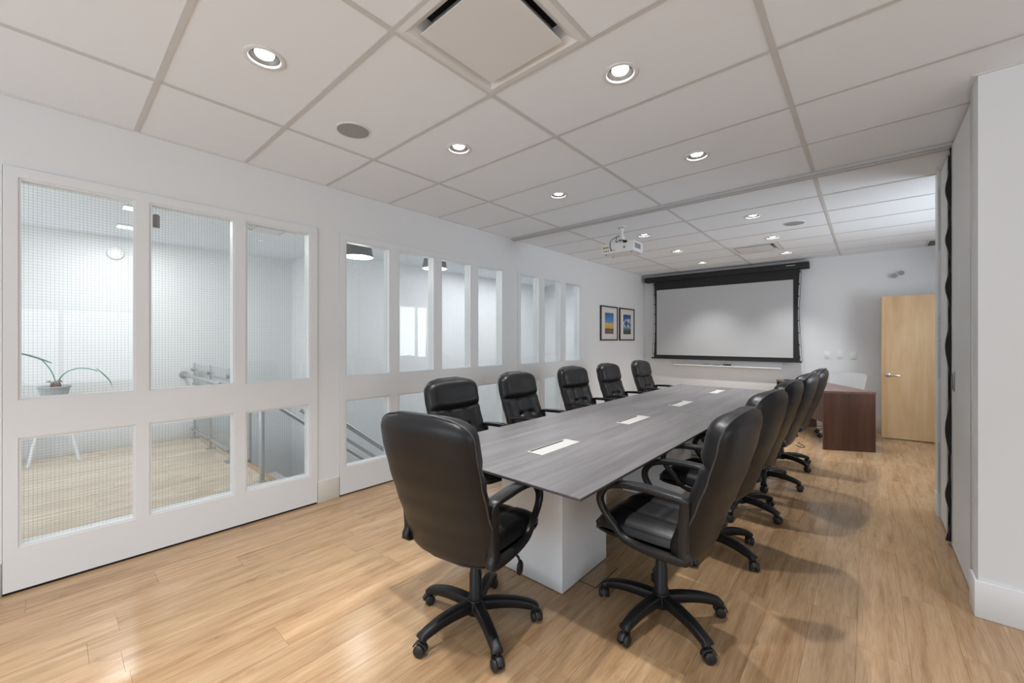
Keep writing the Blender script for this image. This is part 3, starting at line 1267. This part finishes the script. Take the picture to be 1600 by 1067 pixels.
for sx in (-.02, .02):
    lathe(bm, [(.009, .238), (.009, .250)], 8, Matrix.Translation((sx, -.03, 0)), cap0=True)
obj('mount_bracket', bm, M_steel, pr, smooth=40)
tubeo('cable', M_rubber, pr, [(-.02, -.02, .16), (-.05, -.07, .13), (-.075, -.13, .085), (-.08, -.15, .02), (-.07, -.145, -.02), (-.06, -.133, -.03)], .004)
tubeo('cable', M_rubber, pr, [(-.04, -.06, .13), (-.03, -.10, .07), (.0, -.13, .06), (.05, -.14, .075), (.10, -.14, .06)], .004)
bxo('cable_plug', M_rubber, pr, .085, .125, -.155, -.131, .038, .062, bev=.003)

# =================================================================== PROJECTION SCREEN, WHITEBOARD
YS = 8.17
sc_ = thing('projection_screen', 'wide pull-down projection screen with black borders on the back wall', 'projection screen', (0, 0, 0))
bm = bmesh.new()
box(bm, -3.475, -0.722, YS - .055, YB - .005, 2.575, 2.672, .008)
obj('case', bm, M_screenblack, sc_, smooth=True)
bxo('case_top', pmat('grey screen case top', (0.30, 0.30, 0.29), 0.5), sc_, -3.47, -0.727, YS - .03, YB - .003, 2.672, 2.70)
bm = bmesh.new()
bmesh.ops.create_grid(bm, x_segments=1, y_segments=1, size=1)
bm.free()


def sheet(name, mat, x0, x1, z0, z1, y, th=.002, curve=False):
    bm = bmesh.new()
    n = 16
    rows = []
    for k in range(n + 1):
        t = k / n
        z = z0 + (z1 - z0) * t
        c = 0.028 * math.sin(PI * t) if curve else 0
        rows.append((x0 + c, x1 - c, z))
    for yy in (y, y + th):
        vs = [[bm.verts.new((a, yy, z)), bm.verts.new((b_, yy, z))] for a, b_, z in rows]
        for p, q in zip(vs, vs[1:]):
            bm.faces.new((p[0], p[1], q[1], q[0]))
    return obj(name, bm, mat, sc_)


sheet('masking', M_screenblack, -3.295, -0.842, 1.045, 2.58, YS, curve=True)
sheet('viewing_surface', M_screen, -3.235, -0.935, 1.100, 2.405, YS - .003, .002)
bm = bmesh.new()
box(bm, -3.345, -0.815, YS - .014, YS + .014, 1.022, 1.048, .004)
obj('weight_bar', bm, M_screenblack, sc_, smooth=True)
for s, xe in ((-1, -3.295), (1, -0.842)):
    bm = bmesh.new()
    for k in range(8):
        t = (k + .35) / 7.6
        c = 0.028 * math.sin(PI * t)
        z = 1.045 + 1.53 * t
        xx = xe - s * c
        box(bm, xx - .012, xx + .012, YS - .006, YS + .006, z - .012, z + .012, .003)
    obj('tab_anchor', bm, M_screenblack, sc_)
    tubeo('tension_cord', M_screenblack, sc_, [(xe + s * .03, YS, 1.045), (xe + s * .008, YS, 1.5), (xe - s * .008, YS, 1.85), (xe + s * .006, YS, 2.2), (xe + s * .018, YS, 2.575)], .003)
bm = bmesh.new()
box(bm, -1.03, -0.90, YS - .058, YS - .0552, 2.628, 2.640)
o = obj('logo_plate', bm, pmat('small silver marking', (0.4, 0.4, 0.4), 0.4), sc_)

wb = thing('whiteboard', 'whiteboard tray showing below the projection screen', 'whiteboard', (0, 0, 0))
bxo('board', M_white, wb, -2.93, -1.10, YB - .032, YB - .002, 0.919, 2.15, bev=.003)
bm = bmesh.new()
box(bm, -2.905, -1.105, YB - .10, YB - .002, 0.905, 0.918, .003)
box(bm, -2.905, -1.105, YB - .104, YB - .098, 0.905, 0.928)
obj('tray', bm, M_white, wb, smooth=True)
for x, l_, lab in ((-2.36, .12, 'black marker lying left on the whiteboard tray'), (-2.20, .13, 'black marker lying right of another on the whiteboard tray')):
    bm = bmesh.new()
    lathe(bm, [(0, 0), (.007, .001), (.008, .01), (.008, l_ - .03), (.006, l_ - .028), (.006, l_), (0, l_)], 12, Matrix.Translation((x, YB - .075, .9265)) @ Matrix.Rotation(PI / 2, 4, 'Y'))
    tag(obj('marker_pen', bm, M_plastic, smooth=40), lab, 'marker', 'markers on the whiteboard tray')
bm = bmesh.new()
box(bm, -2.015, -1.885, YB - .085, YB - .04, .919, .950, .004)
er = obj('whiteboard_eraser', bm, M_plastic, smooth=True)
tag(er, 'black felt eraser on the whiteboard tray, right of the markers', 'eraser')

# =================================================================== PICTURES
def art(name, kind):
    m, nt, N, L, b = newmat(name)
    tc = N.new('ShaderNodeTexCoord')
    sep = N.new('ShaderNodeSeparateXYZ')
    L.new(tc.outputs['Generated'], sep.inputs[0])
    ns = N.new('ShaderNodeTexNoise')
    ns.inputs['Scale'].default_value = 5
    ns.inputs['Detail'].default_value = 5
    L.new(tc.outputs['Generated'], ns.inputs['Vector'])
    ma = N.new('ShaderNodeMath')
    ma.operation = 'MULTIPLY_ADD'
    L.new(ns.outputs['Fac'], ma.inputs[0])
    ma.inputs[1].default_value = 0.12
    L.new(sep.outputs['Z'], ma.inputs[2])
    rp = N.new('ShaderNodeValToRGB')
    L.new(ma.outputs[0], rp.inputs['Fac'])
    cr = rp.color_ramp
    if kind == 0:
        st = [(0, (.10, .07, .09)), (.18, (.16, .12, .10)), (.30, (.10, .09, .05)), (.34, (.62, .36, .08)), (.56, (.70, .44, .12)), (.585, (.16, .30, .42)), (.75, (.05, .24, .52)), (1, (.03, .13, .38))]
    else:
        st = [(0, (.03, .05, .04)), (.2, (.05, .08, .05)), (.34, (.10, .16, .10)), (.40, (.25, .40, .50)), (.5, (.04, .15, .36)), (1, (.02, .09, .25))]
    cr.elements[0].position, cr.elements[0].color = st[0][0], (*st[0][1], 1)
    cr.elements[1].position, cr.elements[1].color = st[-1][0], (*st[-1][1], 1)
    for p, c in st[1:-1]:
        e = cr.elements.new(p)
        e.color = (*c, 1)
    col = rp.outputs['Color']
    if kind == 1:
        n2 = N.new('ShaderNodeTexNoise')
        n2.inputs['Scale'].default_value = 3.2
        n2.inputs['Detail'].default_value = 6
        L.new(tc.outputs['Generated'], n2.inputs['Vector'])
        r2 = N.new('ShaderNodeValToRGB')
        r2.color_ramp.elements[0].position = .52
        r2.color_ramp.elements[1].position = .62
        L.new(n2.outputs['Fac'], r2.inputs['Fac'])
        gz = N.new('ShaderNodeValToRGB')
        gz.color_ramp.elements[0].position = .36
        gz.color_ramp.elements[1].position = .42
        gz.color_ramp.elements.new(.85).color = (0, 0, 0, 1)
        gz.color_ramp.elements.new(.7).color = (1, 1, 1, 1)
        L.new(sep.outputs['Z'], gz.inputs['Fac'])
        mm = N.new('ShaderNodeMath')
        mm.operation = 'MULTIPLY'
        L.new(r2.outputs['Color'], mm.inputs[0])
        L.new(gz.outputs['Color'], mm.inputs[1])
        mx = N.new('ShaderNodeMix')
        mx.data_type = 'RGBA'
        L.new(mm.outputs[0], mx.inputs['Factor'])
        L.new(col, mx.inputs['A'])
        mx.inputs['B'].default_value = (.75, .77, .8, 1)
        col = mx.outputs['Result']
    L.new(col, b.inputs['Base Color'])
    b.inputs['Roughness'].default_value = .35
    return m


for i, (y0, y1, lab) in enumerate(((6.40, 7.04, 'black framed picture of blue sky over a yellow field, left of the pair'), (7.125, 7.765, 'black framed picture of white clouds over dark green ground, right of the pair'))):
    t = thing('picture_frame', lab, 'picture', (XL, (y0 + y1) / 2, 1.70), 0, 'framed pictures on the left wall')
    h = (y1 - y0) / 2
    zz = .312
    bm = bmesh.new()
    f = .022
    box(bm, .001, .026, -h, -h + f, -zz, zz)
    box(bm, .001, .026, h - f, h, -zz, zz)
    box(bm, .001, .026, -h + f, h - f, -zz, -zz + f)
    box(bm, .001, .026, -h + f, h - f, zz - f, zz)
    obj('frame', bm, M_frame, t)
    bxo('mat_board', M_mat, t, .002, .014, -h + f, h - f, -zz + f, zz - f)
    bxo('print', art('print %d' % i, i), t, .014, .0155, -h * .50, h * .52, -.19, .19)

# =================================================================== SWITCHES, EMERGENCY LIGHT
for x, lab in ((-.492, 'leftmost white wall switch plate right of the screen'), (-.328, 'middle white wall switch plate of three'), (-.171, 'rightmost white wall switch plate, nearest the wooden door')):
    t = thing('wall_switch', lab, 'switch', (x * 1.008, YB, 1.155), 0, 'three wall switch plates')
    bm = bmesh.new()
    box(bm, -.037, .037, -.007, -.0005, -.058, .058, .003)
    obj('plate', bm, M_white, t, smooth=True)
    bm = bmesh.new()
    box(bm, -.017, .017, -.010, -.006, -.033, .033, .002)
    obj('rocker', bm, M_trim, t, smooth=True)
t = thing('emergency_light', 'small twin-lamp emergency light high on the back wall above the door', 'emergency light', (0.335, YB, 2.37))
t.scale = (.7, .7, .7)
bm = bmesh.new()
box(bm, -.045, .045, -.03, -.001, -.03, .05, .006)
obj('wall_plate', bm, M_projw, t, smooth=True)
for sx, sz in ((-.055, -.03), (.05, .02)):
    bm = bmesh.new()
    lathe(bm, [(0, -.03), (.022, -.028), (.035, -.01), (.045, .02), (.047, .03)], 20, Matrix.Translation((sx, -.065, sz)) @ Matrix.Rotation(R(100), 4, 'X'))
    hd = obj('lamp_head', bm, M_steel, t, smooth=50)
    bm = bmesh.new()
    lathe(bm, [(.046, .029), (.02, .034), (0, .035)], 20, Matrix.Translation((sx, -.065, sz)) @ Matrix.Rotation(R(100), 4, 'X'))
    obj('lamp_glass', bm, M_spk, hd, smooth=50)

# =================================================================== BIRCH DOOR (open leaf)
dr = thing('door_leaf', 'plain birch veneer door standing open before the back wall', 'door', (0.145, 7.86, 0))
ang = math.atan2(0.07, 0.57)
dr.rotation_euler = (0, 0, ang)
bm = bmesh.new()
box(bm, 0, 0.91, -.022, .022, .012, 2.02, .002)
obj('leaf', bm, M_birch, dr)
bm = bmesh.new()
box(bm, -.003, .0005, -.02, .02, .95, 1.01)
obj('latch_plate', bm, M_steel, dr)
bm = bmesh.new()
lathe(bm, [(0, 0), (.033, 0), (.033, .007), (.027, .012), (.013, .014), (.011, .045), (0, .046)], 24, Matrix.Translation((.068, -.022, .905)) @ Matrix.Rotation(R(90), 4, 'X'))
sweep(bm, smoothpts([(.068, -.060, .905), (.10, -.064, .906), (.15, -.062, .902), (.185, -.058, .897)], 4), rrect(.007, .009, .004, 2), side=(0, 1, 0))
obj('lever_handle', bm, M_chrome, dr, smooth=40)
for z in (.25, 1.0, 1.8):
    bxo('hinge', M_steel, dr, .91, .925, -.02, -.005, z - .05, z + .05)

# =================================================================== FOLDING PARTITION POCKET AT RIGHT
XP = 0.43


def pocket_door(y0, y1, label, hinge_right, handle_y, hinge_zs):
    t = thing('partition_pocket_door', label, 'partition door', (0, 0, 0))
    bm = bmesh.new()
    box(bm, XP, XP + .045, y0, y1, .02, ZC - .02, .002)
    obj('fabric_panel', bm, M_fabric, t)
    bm = bmesh.new()
    for a in (y0, y1 - .022):
        box(bm, XP - .004, XP + .047, a, a + .022, .012, ZC - .012, .0015)
    box(bm, XP - .003, XP + .046, y0 + .022, y1 - .022, .010, .022)
    obj('edge_trim', bm, M_metaltrim, t)
    yh = y0 - .004 if hinge_right else y1 + .004
    for (a, b_) in hinge_zs:
        bm = bmesh.new()
        n = max(3, int((b_ - a) / .045))
        for k in range(n):
            z = a + (b_ - a) * k / n
            lathe(bm, [(.008, 0), (.008, (b_ - a) / n - .004)], 8, Matrix.Translation((XP - .006, yh, z)), cap0=True, cap1=True)
        obj('hinge', bm, M_metaltrim, t, smooth=40)
    return t


t1 = pocket_door(3.285, 4.03, 'grey fabric pocket door of the folding wall beside the white column', True, 3.97, ((.12, .62), (1.12, 1.62), (2.18, 2.66)))
bm = bmesh.new()
box(bm, XP - .006, XP - .002, 3.93, 3.985, 1.06, 1.19, .002)
pl = obj('pull_plate', bm, M_steel, t1, smooth=True)
bxo('finger_recess', M_dark, pl, XP - .0066, XP - .0058, 3.945, 3.97, 1.075, 1.175)
bm = bmesh.new()
box(bm, XP - .006, XP - .002, 4.005, 4.028, .33, .62, .002)
obj('latch_plate', bm, M_steel, t1)
t2 = pocket_door(4.235, 4.62, 'narrow grey fabric pocket door beyond the black bellows', False, 4.3, ((.2, .6), (1.1, 1.6), (2.1, 2.6)))
# folded accordion partition: black wavy leading seal and bellows
fp = thing('folding_partition', 'black wavy-edged folded accordion partition stacked in its pocket', 'folding partition', (0, 0, 0))
bm = bmesh.new()
rows = []
n = 150
rnd = random.Random(3)
ph = rnd.random() * 6
for k in range(n + 1):
    z = 0.03 + (ZC - 0.06) * k / n
    wv = .5 + .5 * math.sin(z * 15 + 1.5 * math.sin(z * 3.1) + ph)
    depth = .012 + .055 * wv ** 1.5
    rows.append((z, depth))
vs = []
for z, d_ in rows:
    vs.append([bm.verts.new((XP + .12, 4.036, z)), bm.verts.new((XP - .003 - d_ * .42, 4.040, z)), bm.verts.new((XP - .003 - d_ * .42, 4.066, z)), bm.verts.new((XP + .12, 4.075 + d_ * .7, z))])
for p, q in zip(vs, vs[1:]):
    for i in range(4):
        j = (i + 1) % 4
        bm.faces.new((p[i], p[j], q[j], q[i]))
bm.faces.new(vs[0])
bm.faces.new(vs[-1])
obj('rubber_seal', bm, M_rubber, fp, smooth=40)
bm = bmesh.new()
for k in range(7):
    xx = XP + .13 + k * .09
    sweep(bm, [(xx, 4.05, .02), (xx, 4.05, ZC - .03)], [(-.004, -.0), (.0, .0), (.03, .15), (.034, .15)], side=(1, 0, 0))
obj('bellows', bm, M_fabric, fp)
# white end casing of the far pocket wall and metal corner strip on the column
bm = bmesh.new()
box(bm, XC - .006, XC + .03, 4.636, 4.772, .0, ZC - .002, .002)
obj('trim_1', bm, M_trim, kind='structure')
bm = bmesh.new()
box(bm, XC - .006, XC + .004, 3.232, 3.262, .19, ZC - .01, .001)
obj('trim_2', bm, M_metaltrim, kind='structure')

# =================================================================== BROWN DESK
e1 = Vector((.89, .455)).normalized()
dk = thing('office_desk', 'dark brown wood desk set at an angle near the back wall', 'desk', (-0.425, 6.52, 0), math.atan2(e1.y, e1.x))
DL, DW = 1.55, .56
bm = bmesh.new()
box(bm, -.004, DW + .004, -.004, DL, .722, .75, .0015)
obj('desktop', bm, M_browntop, dk)
for a in (.0, DL - .03):
    bm = bmesh.new()
    box(bm, 0, DW, a, a + .028, .0, .722, .001)
    obj('end_panel', bm, M_brown, dk)
bm = bmesh.new()
box(bm, .03, .048, .028, DL - .03, .33, .722, .001)
obj('modesty_panel', bm, M_brown, dk)
bm = bmesh.new()
lathe(bm, [(0, .7505), (.028, .7505), (.030, .753), (.024, .756), (0, .756)], 20, Matrix.Translation((.22, .20, 0)))
obj('cable_grommet', bm, M_hatch, dk, smooth=40)
bm = bmesh.new()
box(bm, -.09, .09, -.012, .012, 0, .014, .003)
it = obj('stapler', bm, M_plastic, smooth=True, loc=(-.93, 7.83, .7505))
it.name = 'desk_tray'
it.rotation_euler = (0, 0, R(20))
tag(it, 'thin flat black item lying on the far end of the brown desk', 'desk item')
tb = tubeo('floor_cable', M_rubber, None, [(-.72, 6.55, .004), (-.66, 6.45, .004), (-.62, 6.5, .004), (-.66, 6.62, .004), (-.72, 6.72, .004)], .004)
tag(tb, 'thin dark cable looping on the floor left of the brown desk', 'cable')

# =================================================================== WHITE TASK CHAIR
wc = thing('task_chair', 'white plastic swivel chair with chrome base behind the brown desk', 'chair', (-0.325, 7.50, 0), R(150))
bm = bmesh.new()


def wback(s, t):
    u = 2 * s - 1
    z = .56 + .365 * t
    wd = .215 + .035 * t
    if t > .8:
        wd *= (1 - ((t - .8) / .2) ** 4 * .12)
    return Vector((u * wd, -.20 - .07 * t + .05 * u * u, z))


g1 = grid_mesh(bm, wback, 14, 12)
r_ = bmesh.ops.solidify(bm, geom=list(bm.faces), thickness=.012)
obj('backrest', bm, M_task, wc, smooth=50)
bm = bmesh.new()
box(bm, -.22, .22, -.20, .22, .43, .465, .016)
obj('seat', bm, M_task, wc, smooth=True)
for s in (-1, 1):
    tubeo('back_support', M_chrome, wc, [(s * .12, -.05, .43), (s * .13, -.20, .44), (s * .13, -.225, .52), (s * .13, -.235, .62)], .009)
bm = bmesh.new()
lathe(bm, [(.026, .09), (.026, .25), (.018, .26), (.018, .43)], 18, cap0=True, cap1=True)
lathe(bm, [(.04, .085), (.045, .10), (.04, .125), (.02, .13)], 18, cap0=True)
obj('gas_column', bm, M_chrome, wc, smooth=40)
for k in range(5):
    bm = bmesh.new()
    sweep(bm, [(.03, 0, .105), (.15, 0, .100), (.26, 0, .085), (.285, 0, .075)], [rrect(.018, .014, .006, 2), rrect(.016, .012, .005, 2), rrect(.013, .010, .004, 2), rrect(.013, .010, .004, 2)], side=(0, 1, 0))
    lg = obj('base_leg', bm, M_chrome, wc, smooth=50)
    lg.rotation_euler = (0, 0, R(-150 + 72 * k + 10))
    bm = bmesh.new()
    for s in (-1, 1):
        lathe(bm, [(0, -.011), (.020, -.010), (.028, -.003), (.028, .003), (.020, .010), (0, .011)], 16, Matrix.Translation((0, s * .015, .028)) @ Matrix.Rotation(PI / 2, 4, 'X'))
    lathe(bm, [(.007, .03), (.007, .075)], 8)
    cs = obj('caster', bm, M_wheel, lg, smooth=50)
    cs.location = (.28, 0, 0)

# unseen lamp assumed round the corner, added for the bright streak along the ceiling
wl = thing('assumed_wall_lamp', 'assumed wall lamp added out of view round the corner above the right opening', 'lamp', (1.42, 5.48, 2.60))
bm = bmesh.new()
box(bm, -.09, -.001, -.06, .06, -.05, .05, .004)
obj('housing', bm, M_projw, wl, smooth=True)
d = bpy.data.lights.new('assumed_wall_lamp_light', 'SPOT')  # spot casts the ceiling streak from the assumed lamp
d.energy = 7
d.color = (1, .99, .97)
d.spot_size = R(34)
d.spot_blend = .8
d.shadow_soft_size = .02
o = bpy.data.objects.new('assumed_wall_lamp_light', d)
C.objects.link(o)
o.location = (1.25, 5.44, 2.66)
o.rotation_euler = (Vector((-1, 0, .09))).to_track_quat('-Z', 'Y').to_euler()

# =================================================================== HALLWAY OBJECTS
# stair flight
st = thing('staircase', 'straight stair flight going down beyond the glass wall', 'stairs', (0, 0, 0))
M_tread = pmat('grey stair tread', (0.42, 0.42, 0.42), 0.6)
for k in range(1, 14):
    z = -.19 * k
    y = 1.53 + .255 * (k - 1)
    bxo('tread', M_tread, st, -5.38, -3.68, y, y + .285, z - .04, z)
    bxo('riser', M_hallwall, st, -5.37, -3.69, y, y + .02, z, z + .15)


def handrail(label, x, lower, post_x=None, z0=.91):
    t = thing('handrail', label, 'handrail', (0, 0, 0), 0, 'stair handrails')
    sl = -.79
    y0, y1 = 1.50, 4.9
    tubeo('rail_tube', M_steel, t, [(x, y0, z0), (x, y1, z0 + sl * (y1 - y0))], .022, smoothed=False, n=12)
    if lower:
        tubeo('rail_tube', M_steel, t, [(x, y0, z0 - .14), (x, y1, z0 - .14 + sl * (y1 - y0))], .016, smoothed=False, n=12)
    for k in range(4):
        y = y0 + .05 + k * 1.0
        zt = z0 + sl * (y - y0)
        if post_x == 'post':
            tubeo('post', M_steel, t, [(x, y, zt - .95), (x, y, zt)], .018, smoothed=False, n=10)
        else:
            tubeo('bracket', M_steel, t, [(x, y, zt - .02), (x + .1, y, zt - .08), (x + .21, y, zt - .08)], .008)
    return t


handrail('double steel handrail sloping down just behind the middle glass', -3.87, True)
handrail('single steel handrail sloping down across the far side of the stairs', -5.42, False, 'post', z0=.86)

# glass balustrade at the landing edge
gb = thing('glass_balustrade', 'steel and glass balustrade at the stair landing edge', 'balustrade', (0, 0, 0))
M_glassr = glassmat('railing glass', (0.97, 0.985, 0.985), 0.7)
px = [-7.24, -6.37, -5.52]
for x in px:
    bm = bmesh.new()
    box(bm, x - .028, x + .028, 1.374, 1.386, .0, 1.075, .003)
    p = obj('post', bm, M_steel, gb, smooth=True)
    bm = bmesh.new()
    for z in (.14, .98):
        lathe(bm, [(.022, -.02), (.024, 0), (.022, .02), (0, .022)], 14, Matrix.Translation((x, 1.36, z)) @ Matrix.Rotation(R(90), 4, 'X'))
    obj('clamp', bm, M_steel, p, smooth=40)
    bxo('base_plate', M_steel, gb, x - .05, x + .05, 1.33, 1.43, .0, .010, bev=.002)
for a, b_ in ((-7.30, -6.40), (-6.34, -5.55)):
    bxo('glass_panel', M_glassr, gb, a, b_, 1.376, 1.384, .10, 1.06)
tubeo('handrail_tube', M_steel, gb, [(-7.25, 1.27, .905), (-5.44, 1.27, .905)], .022, smoothed=False, n=12)
tubeo('handrail_tube', M_steel, gb, [(-6.9, 1.30, .80), (-5.44, 1.30, .80)], .016, smoothed=False, n=12)
tubeo('bottom_rail', M_steel, gb, [(-7.25, 1.38, .115), (-5.50, 1.38, .115)], .020, smoothed=False, n=12)
bm = bmesh.new()
lathe(bm, [(.05, 0), (.05, .015), (.022, .02), (.022, .08)], 18, Matrix.Translation((-7.329, 1.27, .905)) @ Matrix.Rotation(R(90), 4, 'Y'))
obj('wall_flange', bm, M_steel, gb, smooth=40)
np_ = thing('newel_post', 'round steel post standing at the head of the stairs', 'post', (-4.53, 1.40, 0))
bm = bmesh.new()
lathe(bm, [(.045, 0), (.045, .008), (.026, .012), (.026, .84), (.022, .85), (0, .852)], 16)
obj('shaft', bm, M_steel, np_, smooth=40)

# pendant lamps over the stairwell
def pendant(x, y, zb, label):
    t = thing('pendant_lamp', label, 'lamp', (x, y, zb), 0, 'grey pendant lamps over the stairwell')
    bm = bmesh.new()
    lathe(bm, [(.170, 0), (.168, .012), (.145, .13), (.135, .145), (.03, .155), (.0, .156)], 32)
    obj('shade', bm, M_shade, t, smooth=40)
    bm = bmesh.new()
    lathe(bm, [(.166, .002), (.12, -.006), (0, -.010)], 32)
    obj('diffuser', bm, M_shadein, t, smooth=40)
    bm = bmesh.new()
    lathe(bm, [(.008, .15), (.008, ZC - zb - .02), (.05, ZC - zb - .018), (.05, ZC - zb)], 14)
    obj('stem', bm, M_shade, t, smooth=40)
    d = bpy.data.lights.new('pendant_light', 'POINT')
    d.energy = 9
    d.shadow_soft_size = .12
    o = bpy.data.objects.new('pendant_light', d)
    C.objects.link(o)
    o.location = (x, y, zb - .14)


pendant(-4.50, 2.40, 2.37, 'grey pendant lamp seen in the first pane of the middle glass')
pendant(-4.45, 3.48, 2.37, 'grey pendant lamp seen across the bar between two middle panes')

# ceiling strip fixtures and vent in the hallway
for x, y, lab in ((-5.60, .585, 'nearer lit strip fixture on the hallway ceiling behind the first pane'), (-6.57, .62, 'farther lit strip fixture on the hallway ceiling behind the first pane')):
    t = thing('strip_light', lab, 'ceiling light', (x, y, ZC), 0, 'hallway strip lights')
    bxo('housing', M_trim, t, -.09, .09, -.10, .10, -.012, -.001, bev=.002)
    bxo('lens', M_strip, t, -.07, .07, -.085, .085, -.016, -.012)
    area('strip_light_source', (x, y, ZC - .03), (0, 0, 0), .14, .17, 11)
diffuser(-5.45, 1.76, 'small hallway ceiling vent seen at the top of the third pane', .62, ZC - .012)
# hallway wall fittings
bm = bmesh.new()
lathe(bm, [(.085, 0), (.085, .012), (.075, .03), (.05, .036), (.046, .03), (0, .03)], 24, Matrix.Translation((-7.329, .575, 2.52)) @ Matrix.Rotation(R(90), 4, 'Y'))
tag(obj('wall_detector', bm, M_projw, smooth=40), 'round white detector high on the hallway wall', 'detector')
t = thing('door_closer_tag', 'small grey tag at the upper left corner of the second pane', 'tag', (GX - .008, .478, 2.205))
bxo('plate', M_spk, t, -.004, .0, -.018, .018, -.055, .03, bev=.001)
bxo('clip', M_grey, t, -.007, -.004, -.012, .012, -.01, .035, bev=.001)

# plant on white stool
PX, PY = -7.04, .05
sl_ = thing('plant_stool', 'white four-legged stool against the hallway wall under the plant', 'stool', (PX, PY, 0))
bm = bmesh.new()
lathe(bm, [(0, .700), (.15, .700), (.155, .706), (.155, .724), (.15, .73), (0, .73)], 28)
obj('seat', bm, M_white, sl_, smooth=40)
for a in (45, 135, 225, 315):
    c_, s_ = math.cos(R(a)), math.sin(R(a))
    tubeo('leg', M_white, sl_, [(c_ * .10, s_ * .10, .70), (c_ * .27, s_ * .27, .012)], .016, smoothed=False, n=10)
pt = thing('potted_plant', 'two-leaved plant in a grey pot on the white stool', 'plant', (PX, PY, .7305))
bm = bmesh.new()
lathe(bm, [(0, 0), (.095, 0), (.105, .005), (.125, .115), (.135, .118), (.138, .135), (.130, .138), (.122, .12), (0, .115)], 28)
obj('pot', bm, M_pot, pt, smooth=35)
bm = bmesh.new()
vs = lathe(bm, [(.03, .11), (.045, .13), (.042, .16), (.03, .185), (.012, .20), (0, .20)], 12)
for v in vs:
    v.co.x += .006 * math.sin(v.co.z * 160)
    v.co.y += .01
obj('bulb', bm, M_root, pt, smooth=60)
for k in range(6):
    a = k * 1.1
    tubeo('dry_stub', M_root, pt, [(.02 * math.cos(a), .02 * math.sin(a) + .01, .15), (.05 * math.cos(a), .05 * math.sin(a), .185 + .01 * (k % 3)), (.07 * math.cos(a), .07 * math.sin(a), .18)], .004, sub=3, n=6)


def leaf(path, blade):
    bm = bmesh.new()
    P = smoothpts(path, 6)
    sweep(bm, P, circ(.0065, 6))
    stem = obj('leaf_stalk', bm, M_leaf, pt, smooth=60)
    bm = bmesh.new()
    B = smoothpts(blade, 8)
    n = len(B)
    rows = []
    for i, p in enumerate(B):
        t = i / (n - 1)
        wd = .034 * math.sin(PI * min(1, max(.03, t)) ** .8)
        wd = max(wd, .003)
        rows.append([bm.verts.new(p + Vector((s * wd * .75, 0, -.010 * abs(s) + s * wd * .35))) for s in (-1, -.5, 0, .5, 1)])
    for A, B_ in zip(rows, rows[1:]):
        for i in range(4):
            bm.faces.new((A[i], A[i + 1], B_[i + 1], B_[i]))
    bmesh.ops.solidify(bm, geom=list(bm.faces), thickness=.003)
    obj('leaf_blade', bm, M_leaf, pt, smooth=60)


leaf([(0, .01, .18), (0, -.02, .30), (0, -.08, .42), (0, -.13, .47)], [(0, -.02, .41), (0, -.09, .455), (0, -.20, .51), (0, -.31, .545), (0, -.36, .56)])
leaf([(0, .02, .18), (0, .08, .28), (0, .17, .33), (0, .27, .325), (0, .35, .29)], [(0, .34, .33), (0, .39, .27), (0, .44, .20), (0, .47, .13), (0, .475, .06)])

# remove unused prototypes' names: tidy object names so that nothing carries a default name
for o in bpy.data.objects:
    if o.type == 'EMPTY' and not o.children and 'label' in o:
        bpy.data.objects.remove(o)
